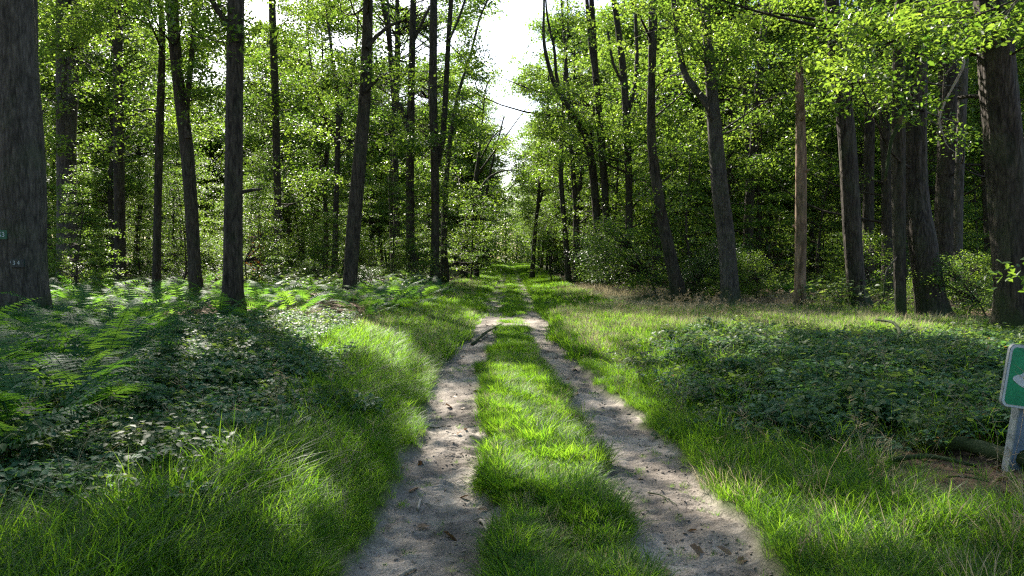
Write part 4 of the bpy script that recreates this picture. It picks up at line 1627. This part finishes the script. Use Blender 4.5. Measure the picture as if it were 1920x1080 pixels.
P = sample(40000, (-16, 16), (3.2, 30), litter_d, 13, 1.2)
P[:, 2] += .006
instancer('fallen_leaves', DL, P, rng.uniform(0, 6.28, len(P)), rng.uniform(.5, 1.4, len(P)), rng.normal(size=(len(P), 2)) * .35,
          'brown fallen leaves strewn over the soil and wood floor', 'leaves')


def pebble(seed):
    r_ = np.random.default_rng(seed)
    d = np.array([[x, y, z] for x in (-1, 1) for y in (-1, 1) for z in (-1, 1)], float) * .6
    d = np.concatenate([d, [[1, 0, 0], [-1, 0, 0], [0, 1, 0], [0, -1, 0], [0, 0, 1], [0, 0, -1]]])
    d = d * r_.uniform(.7, 1.2, (14, 1)) * np.array([.012, .010, .006])
    import bmesh
    bm = bmesh.new()
    for q in d:
        bm.verts.new(q)
    bmesh.ops.convex_hull(bm, input=bm.verts)
    me = bpy.data.meshes.new('pebble')
    bm.to_mesh(me)
    bm.free()
    me.materials.append(M['stone'])
    return me


PB = [pebble(860 + i) for i in range(4)]
P = sample(9000, (-1.1, 1.6), (3.2, 14), lambda x, y: bare(x, y) * (.35 + .5 * (noise(x, y, .9, 95) > .3)), 14, 1.3)
P[:, 2] += .002
instancer('pebbles', PB, P, rng.uniform(0, 6.28, len(P)), rng.uniform(.25, 1.2, len(P)) ** 1.5, None, 'small pebbles and crumbs of soil in the ruts', 'pebbles')


# twig litter in the ruts and on the floor
def twig(seed):
    r_ = np.random.default_rng(seed)
    p = spline(np.array([[-.06, 0, .004], [0, r_.normal() * .012, .012], [.07, r_.normal() * .015, .006]]), 4)
    V, Fq = tubes_geo([(p, np.array([.0035, .003, .0025, .0015]))], 4)
    return mesh_np('twig', V, Fq, M['dead_wood'])


P = sample(9000, (-9, 9), (3.2, 22), lambda x, y: .03 + .10 * bare(x, y) + .12 * (1 - turf_amount(x, y)), 15, 1.2)
instancer('twig_litter', [twig(880 + i) for i in range(4)], P, rng.uniform(0, 6.28, len(P)), rng.uniform(.3, 1.0, len(P)) ** 1.5 * np.where(bare(P[:, 0], P[:, 1]) > .3, 1.0, 2.2),
          None, 'small dead twigs littering track and wood floor', 'twigs')


# ------------------------------------------------------------------ bracken ferns, one plant at a time
def frond_mesh(seed):
    r_ = np.random.default_rng(seed)
    Vs, F4 = [], []
    o = 0
    n = 30
    t = np.linspace(0, 1, n)
    bend = r_.uniform(.85, 1.1)
    X = .95 * t ** 1.25
    Z = .62 * np.sin(np.minimum(t * 1.75 * bend, 2.3)) - .12 * t ** 3
    S = np.stack([X, .05 * np.sin(3 * t + r_.uniform(0, 6)), Z], 1)
    segs = [(S, np.linspace(.005, .0012, n))]
    Tn = np.gradient(S, axis=0)
    Tn /= np.linalg.norm(Tn, axis=1)[:, None]
    side = np.array([0, 1.0, 0])
    quads = []
    for j, tt in enumerate(np.linspace(.30, .985, 20)):
        i = tt * (n - 1)
        k = min(n - 2, int(i))
        p = S[k] + (S[k + 1] - S[k]) * (i - k)
        T = Tn[k]
        Nn = np.cross(T, side)
        Nn = Nn if Nn[2] > 0 else -Nn
        u = (tt - .30) / .685
        ln = .235 * (1 - u) ** .85 * (1 - .3 * math.exp(-u * 8)) * r_.uniform(.88, 1.1) + .010
        wd = .0205 * (1 - .55 * u)
        for sgn in (-1, 1):
            D = side * sgn * .90 + T * r_.uniform(.28, .5) + np.array([0, 0, r_.uniform(-.22, .05)])
            D /= np.linalg.norm(D)
            E = T - D * (T @ D)
            E /= np.linalg.norm(E)
            m = 7
            prev = None
            for q in range(m + 1):
                v = q / m
                c = p + D * ln * v + np.array([0, 0, -.16 * ln * v * v])
                w = wd * (1 - v ** 1.5) * (1.0 if q % 2 else .62) + .0008
                row = (c - E * w - Nn * w * .2 - D * (.004 if q % 2 else 0), c + E * w - Nn * w * .2 - D * (.004 if q % 2 else 0))
                if prev is not None:
                    quads.append([prev[0], row[0], row[1], prev[1]])
                prev = row
    V = np.array(quads).reshape(-1, 3)
    Fq = np.arange(len(V)).reshape(-1, 4)
    V2, F2 = tubes_geo(segs, 4)
    return mesh_np('frond', np.concatenate([V, V2]), np.concatenate([Fq, F2 + len(V)]), M['fern_leaf'])


FR = [frond_mesh(900 + i) for i in range(4)]
r_f = np.random.default_rng(77)


def fern(x, y, s, label, group=None, n=None):
    root = thing('bracken_fern', label, 'fern', (x, y, float(gz(x, y)) - .02), r_f.uniform(0, 6.28), group)
    n = n or int(r_f.integers(5, 9))
    for i in range(n):
        o = link('frond', FR[int(r_f.integers(0, 4))], root)
        q = s * r_f.uniform(.7, 1.2)
        o.scale = (q, q, q * r_f.uniform(.8, 1.15))
        o.rotation_euler = (r_f.normal() * .12, r_f.normal() * .12, i * 6.283 / n + r_f.normal() * .35)
    return root


def fern_ok(x, y):
    return all((x - a) ** 2 + (y - b) ** 2 > .5 for a, b, c in occupied)


n = 0
pts = []
while n < 84:
    y = r_f.uniform(4.6, 15)
    x = -r_f.uniform(.40 * y + 1.0, .74 * y + .8)
    if fern_ok(x, y) and all((x - a) ** 2 + (y - b) ** 2 > .22 for a, b in pts):
        pts.append((x, y))
        fern(x, y, r_f.uniform(.95, 1.3), 'dark blue-green bracken fern in the shade at the left edge among others alike', 'bracken ferns at the shady left edge')
        n += 1
n = 0
pts = []
while n < 150:
    y = r_f.uniform(16.5, 30)
    x = -r_f.uniform(2.0, .66 * y)
    if x > np.interp(y, [16, 20, 30], [-3.3, -3.0, -2.6]) or (at(560, 600, y)[0] < x < at(650, 600, y)[0] and y < 20):
        continue
    if fern_ok(x, y) and all((x - a) ** 2 + (y - b) ** 2 > .42 for a, b in pts):
        pts.append((x, y))
        fern(x, y, r_f.uniform(.85, 1.25), 'bracken fern in the band beneath the left trees, one of many alike', 'bracken ferns in the band beneath the left trees')
        n += 1
for px, Y, s, lab in ((165, 16.5, 1.3, 'tall yellow-green bracken fern catching the sun right of the number-plate trunk'),
                      (335, 20.0, 1.2, 'sunlit bracken fern between the pole-like trunk and the dark straight trunk'),
                      (500, 20.5, 1.25, 'brightest bracken fern just right of the dark straight trunk'),
                      (800, 24.0, .8, 'pale bracken fern at the right end of the fern band by the track'),
                      (735, 23.0, 1.25, 'dark bushy bracken fern right of the broken-branched leaning trunk'),
                      (700, 20.0, .9, 'small dark bracken fern in front of the broken-branched leaning trunk')):
    fern(at(px, 600, Y)[0], Y, s, lab, None, 7)
for px, Y in ((1470, 27), (1500, 28), (1440, 28.5), (1530, 27.5), (1485, 30)):
    fern(at(px, 560, Y)[0], Y, .9, 'small green bracken fern on the floor behind the splintered snag', 'bracken ferns behind the snag')


# ------------------------------------------------------------------ rust-brown sprig, orange dead leaves
def dead_sprig(label, px, py, Y, size):
    c = at(px, py, Y)
    r_ = np.random.default_rng(int(px))
    g = np.array([c[0] - .1, Y, float(gz(c[0], Y))])
    root = thing('dead_sprig', label, 'sprig', tuple(g))
    segs = [(np.array([[0, 0, -.03], (c - g) * .5 + [.05, 0, 0], c - g + [0, 0, size]]), np.array([.014, .01, .004]))]
    C = c - g + r_.normal(size=(70, 3)) * np.array([size * .35, size * .3, size * .8])
    for q in C[::4]:
        segs.append((np.array([[(c - g)[0] * q[2] / max(.1, (c - g)[2]), 0, q[2] - .1], q * .98, q]), np.array([.005, .004, .002])))
    V, Fq = tubes_geo(segs, 4)
    link('stem', mesh_np('stem', V, Fq, M['dead_wood']), root)
    V, Fc = leaves_geo(C, .12, .4, .6, r_, True)
    o = link('foliage', mesh_np('foliage', V, Fc, M['orange_leaf'], np.tile(r_.uniform(size=70), 8)), root)


dead_sprig('rust-brown dead sprig of leaves beside the slender trunk in the left wood', 478, 470, 26, .55)


# ------------------------------------------------------------------ sticks, log, stones
def stick(name, label, cat, pts, r0, r1, mat, sides=8, group=None, ridge=.10):
    P = np.asarray(pts, float)
    path = np.concatenate([P, np.linspace(r0, r1, len(P))[:, None]], 1)
    n = 14
    S = spline(path, n)
    V, Fq = tubes_geo([(S[:, :3], S[:, 3])], sides)
    r_ = np.random.default_rng(int(abs(P[0, 0] * 1000)))
    V = V + r_.normal(size=V.shape) * r0 * ridge
    i = np.arange(sides)
    caps = [np.array([i[::-1]]), np.array([i + (n - 1) * sides])]
    b = P[0]
    return tag(link(name, mesh_np(name, V - b, [Fq] + caps, M[mat], smooth=True), None, tuple(b)), label, cat, group)


def on(px, py, up=.01):
    x, y = ground_at(px, py)
    return np.array([x, y, float(gz(x, y)) + up])


stick('fallen_log', 'dark rotting log lying at the foot of the green sign', 'log',
      [on(1735, 885, .08), on(1800, 893, .10), on(1870, 912, .08), on(1960, 935, .06)], .045, .06, 'dead_wood', 12)
stick('fallen_branch', 'mossy thin branch lying left of the dark rotting log', 'branch',
      [on(1660, 905, .05), on(1740, 912, .07), on(1830, 925, .05)], .022, .012, 'dead_wood')
stick('fallen_branch', 'bare curved branch poking out of the right bramble patch', 'branch',
      [on(1690, 690, .25), on(1675, 683, .42), on(1640, 668, .50)], .035, .012, 'dead_wood')
stick('dead_branch', 'long grey branch on the floor left of the snag', 'branch',
      [on(1405, 602, .1), on(1450, 606, .14), on(1490, 610, .1)], .05, .03, 'dead_wood')
stick('stick', 'short pale stick at the edge of the left rut', 'stick', [on(900, 960, .012), on(907, 968, .014), on(913, 979, .012)], .010, .008, 'pale_wood')
stick('stick', 'weathered stub of wood in the bottom of the left rut', 'stick', [on(748, 1046, .012), on(765, 1043, .016), on(780, 1042, .012)], .013, .009, 'pale_wood')
stick('stick', 'knobbly grey stick standing out in the middle of the left rut', 'stick', [on(784, 942, .012), on(787, 932, .02), on(790, 920, .012)], .010, .006, 'pale_wood')
stick('stick', 'long dark twig lying across the left rut', 'stick', [on(790, 789, .012), on(812, 787, .014), on(836, 781, .012)], .008, .004, 'dead_wood')
stick('stick', 'thin dark twig on the right rut', 'stick', [on(1215, 905, .012), on(1240, 912, .016), on(1270, 930, .012)], .006, .003, 'dead_wood')
stick('root_stub', 'dark root sticking out where the left rut fades into grass', 'root', [on(885, 640, .02), on(910, 625, .08), on(940, 605, .05)], .035, .02, 'dead_wood')
stick('root_stub', 'dark ridge of wood at the edge of the grass right of the track', 'root', [on(1012, 581, .03), on(1022, 574, .12), on(1030, 570, .10)], .05, .03, 'dead_wood')

# broken hanging boughs in front of the twin-boled oak
stick('hanging_branch', 'reddish dead bough hanging before the twin-boled oak', 'branch',
      [at(1703, 95, 16.0), at(1699, 165, 16.0), at(1692, 215, 16.1), at(1672, 260, 16.2), at(1665, 300, 16.2), at(1660, 338, 16.2)], .055, .03, 'bare_wood')
stick('hanging_branch', 'pale bare bough dangling before the dark broad trunk', 'branch',
      [at(1806, 110, 15.6), at(1804, 130, 15.6), at(1772, 190, 15.7), at(1761, 225, 15.7), at(1766, 250, 15.7)], .03, .012, 'pale_wood')
stick('hanging_branch', 'pale forked twig dangling below the bare bough', 'branch',
      [at(1764, 236, 15.7), at(1774, 270, 15.7), at(1790, 285, 15.7)], .012, .005, 'pale_wood')
stick('dead_branch', 'slim bowed dead branch leaning on the slim bole of the twin-boled oak', 'branch',
      [at(1657, 558, 17.0), at(1662, 510, 17.0), at(1678, 488, 17.0), at(1686, 475, 17.1)], .022, .014, 'dead_wood')


# ------------------------------------------------------------------ sign
def rounded(w, h, r, n=8):
    out = []
    for cx, cz, a0 in ((w / 2 - r, h / 2 - r, 0), (-w / 2 + r, h / 2 - r, 90), (-w / 2 + r, -h / 2 + r, 180), (w / 2 - r, -h / 2 + r, 270)):
        for k in range(n + 1):
            a = math.radians(a0 + 90 * k / n)
            out.append((cx + r * math.cos(a), cz + r * math.sin(a)))
    return out


def slab(name, outline, y0, y1, mat, parent):
    """outline in x, z extruded between y0 (front) and y1"""
    n = len(outline)
    V = [(x, y0, z) for x, z in outline] + [(x, y1, z) for x, z in outline]
    me = bpy.data.meshes.new(name)
    Fs = [list(range(n))[::-1], [n + i for i in range(n)]] + [[i, (i + 1) % n, n + (i + 1) % n, n + i] for i in range(n)]
    me.from_pydata(V, [], [f[::-1] for f in Fs])
    me.materials.append(mat)
    me.update()
    return link(name, me, parent)


sx_, sy_ = ground_at(1904, 925)
sign = thing('green_sign', 'green and white sign plate on a tilted grey post at the right edge', 'sign', (sx_, sy_, float(gz(sx_, sy_)) - .1))
sign.rotation_euler = (0, math.radians(8.5), math.radians(3))
slab('post', [(-.066, -.15), (.066, -.15), (.066, .60), (-.066, .60)], .0, .05, M['post_grey'], sign)
slab('post_flange', [(-.078, -.15), (-.0665, -.15), (-.0665, .595), (-.078, .595)], -.006, .056, M['sign_edge'], sign)
PZ = .735
pl = slab('plate', [(x, z + PZ) for x, z in rounded(.44, .43, .045)], -.022, -.001, M['sign_edge'], sign)
slab('border', [(x, z + PZ) for x, z in rounded(.43, .42, .042)], -.025, -.0223, M['sign_white'], pl)
slab('green_face', [(x, z + PZ) for x, z in rounded(.398, .388, .034)], -.0275, -.0252, M['sign_green'], pl)
emblem = [(-0.172, 0.717), (-0.165, 0.733), (-0.145, 0.743), (-0.128, 0.747), (-0.112, 0.753), (-0.095, 0.780), (-0.060, 0.820), (-0.020, 0.840), (0.020, 0.830), (0.050, 0.800), (0.090, 0.775), (0.150, 0.745), (0.100, 0.730), (0.060, 0.700), (0.000, 0.660), (-0.060, 0.660), (-0.100, 0.670), (-0.140, 0.690), (-0.165, 0.707)]
slab('white_emblem', emblem, -.0298, -.0277, M['sign_white'], pl)


# ------------------------------------------------------------------ number plates on the left trunk
from mathutils.bvhtree import BVHTree
_v, _f = TREES[0].trunk
_bvh = BVHTree.FromPolygons([tuple(p) for p in _v], [tuple(int(k) for k in q) for q in _f[0]])


def bark_y(px, py):
    d = Vector(ray(px, py)).normalized()
    hit = _bvh.ray_cast(Vector((0, 0, CAM_H)), d)
    return hit[0].y if hit[0] is not None else 13.6


def number_plate(name, label, px, py, w, h, txt, mat, tmat, size, Y):
    c = at(px, py, bark_y(px, py) - .012)
    root = thing(name, label, 'number plate', tuple(c))
    slab('plate', [(x, z) for x, z in rounded(w, h, .012, 3)], -.008, .03, mat, root)
    cu = bpy.data.curves.new('lettering', 'FONT')
    cu.body = txt
    cu.size = size
    cu.align_x = 'CENTER'
    cu.align_y = 'CENTER'
    cu.extrude = .001
    tmp = bpy.data.objects.new('lettering_source', cu)
    COL.objects.link(tmp)
    dg = bpy.context.evaluated_depsgraph_get()
    me = bpy.data.meshes.new_from_object(tmp.evaluated_get(dg))
    bpy.data.objects.remove(tmp)
    me.materials.clear()
    me.materials.append(tmat)
    o = link('lettering', me, root, (0, -.0105, 0))
    o.rotation_euler = (math.pi / 2, 0, 0)
    return root


t0 = TREES[0]
yf = 14.0 - .47
number_plate('number_plate', 'small green plate with pale digits 33 on the left-edge trunk', 3, 440, .20, .165, '33', M['plate_green'], M['sign_white'], .13, yf)
number_plate('number_plate', 'dark plate with faint white digits lower on the left-edge trunk', 27, 493, .35, .16, '4 3 4', M['plate_dark'], M['sign_white'], .10, yf)

print('objects', len(bpy.data.objects))
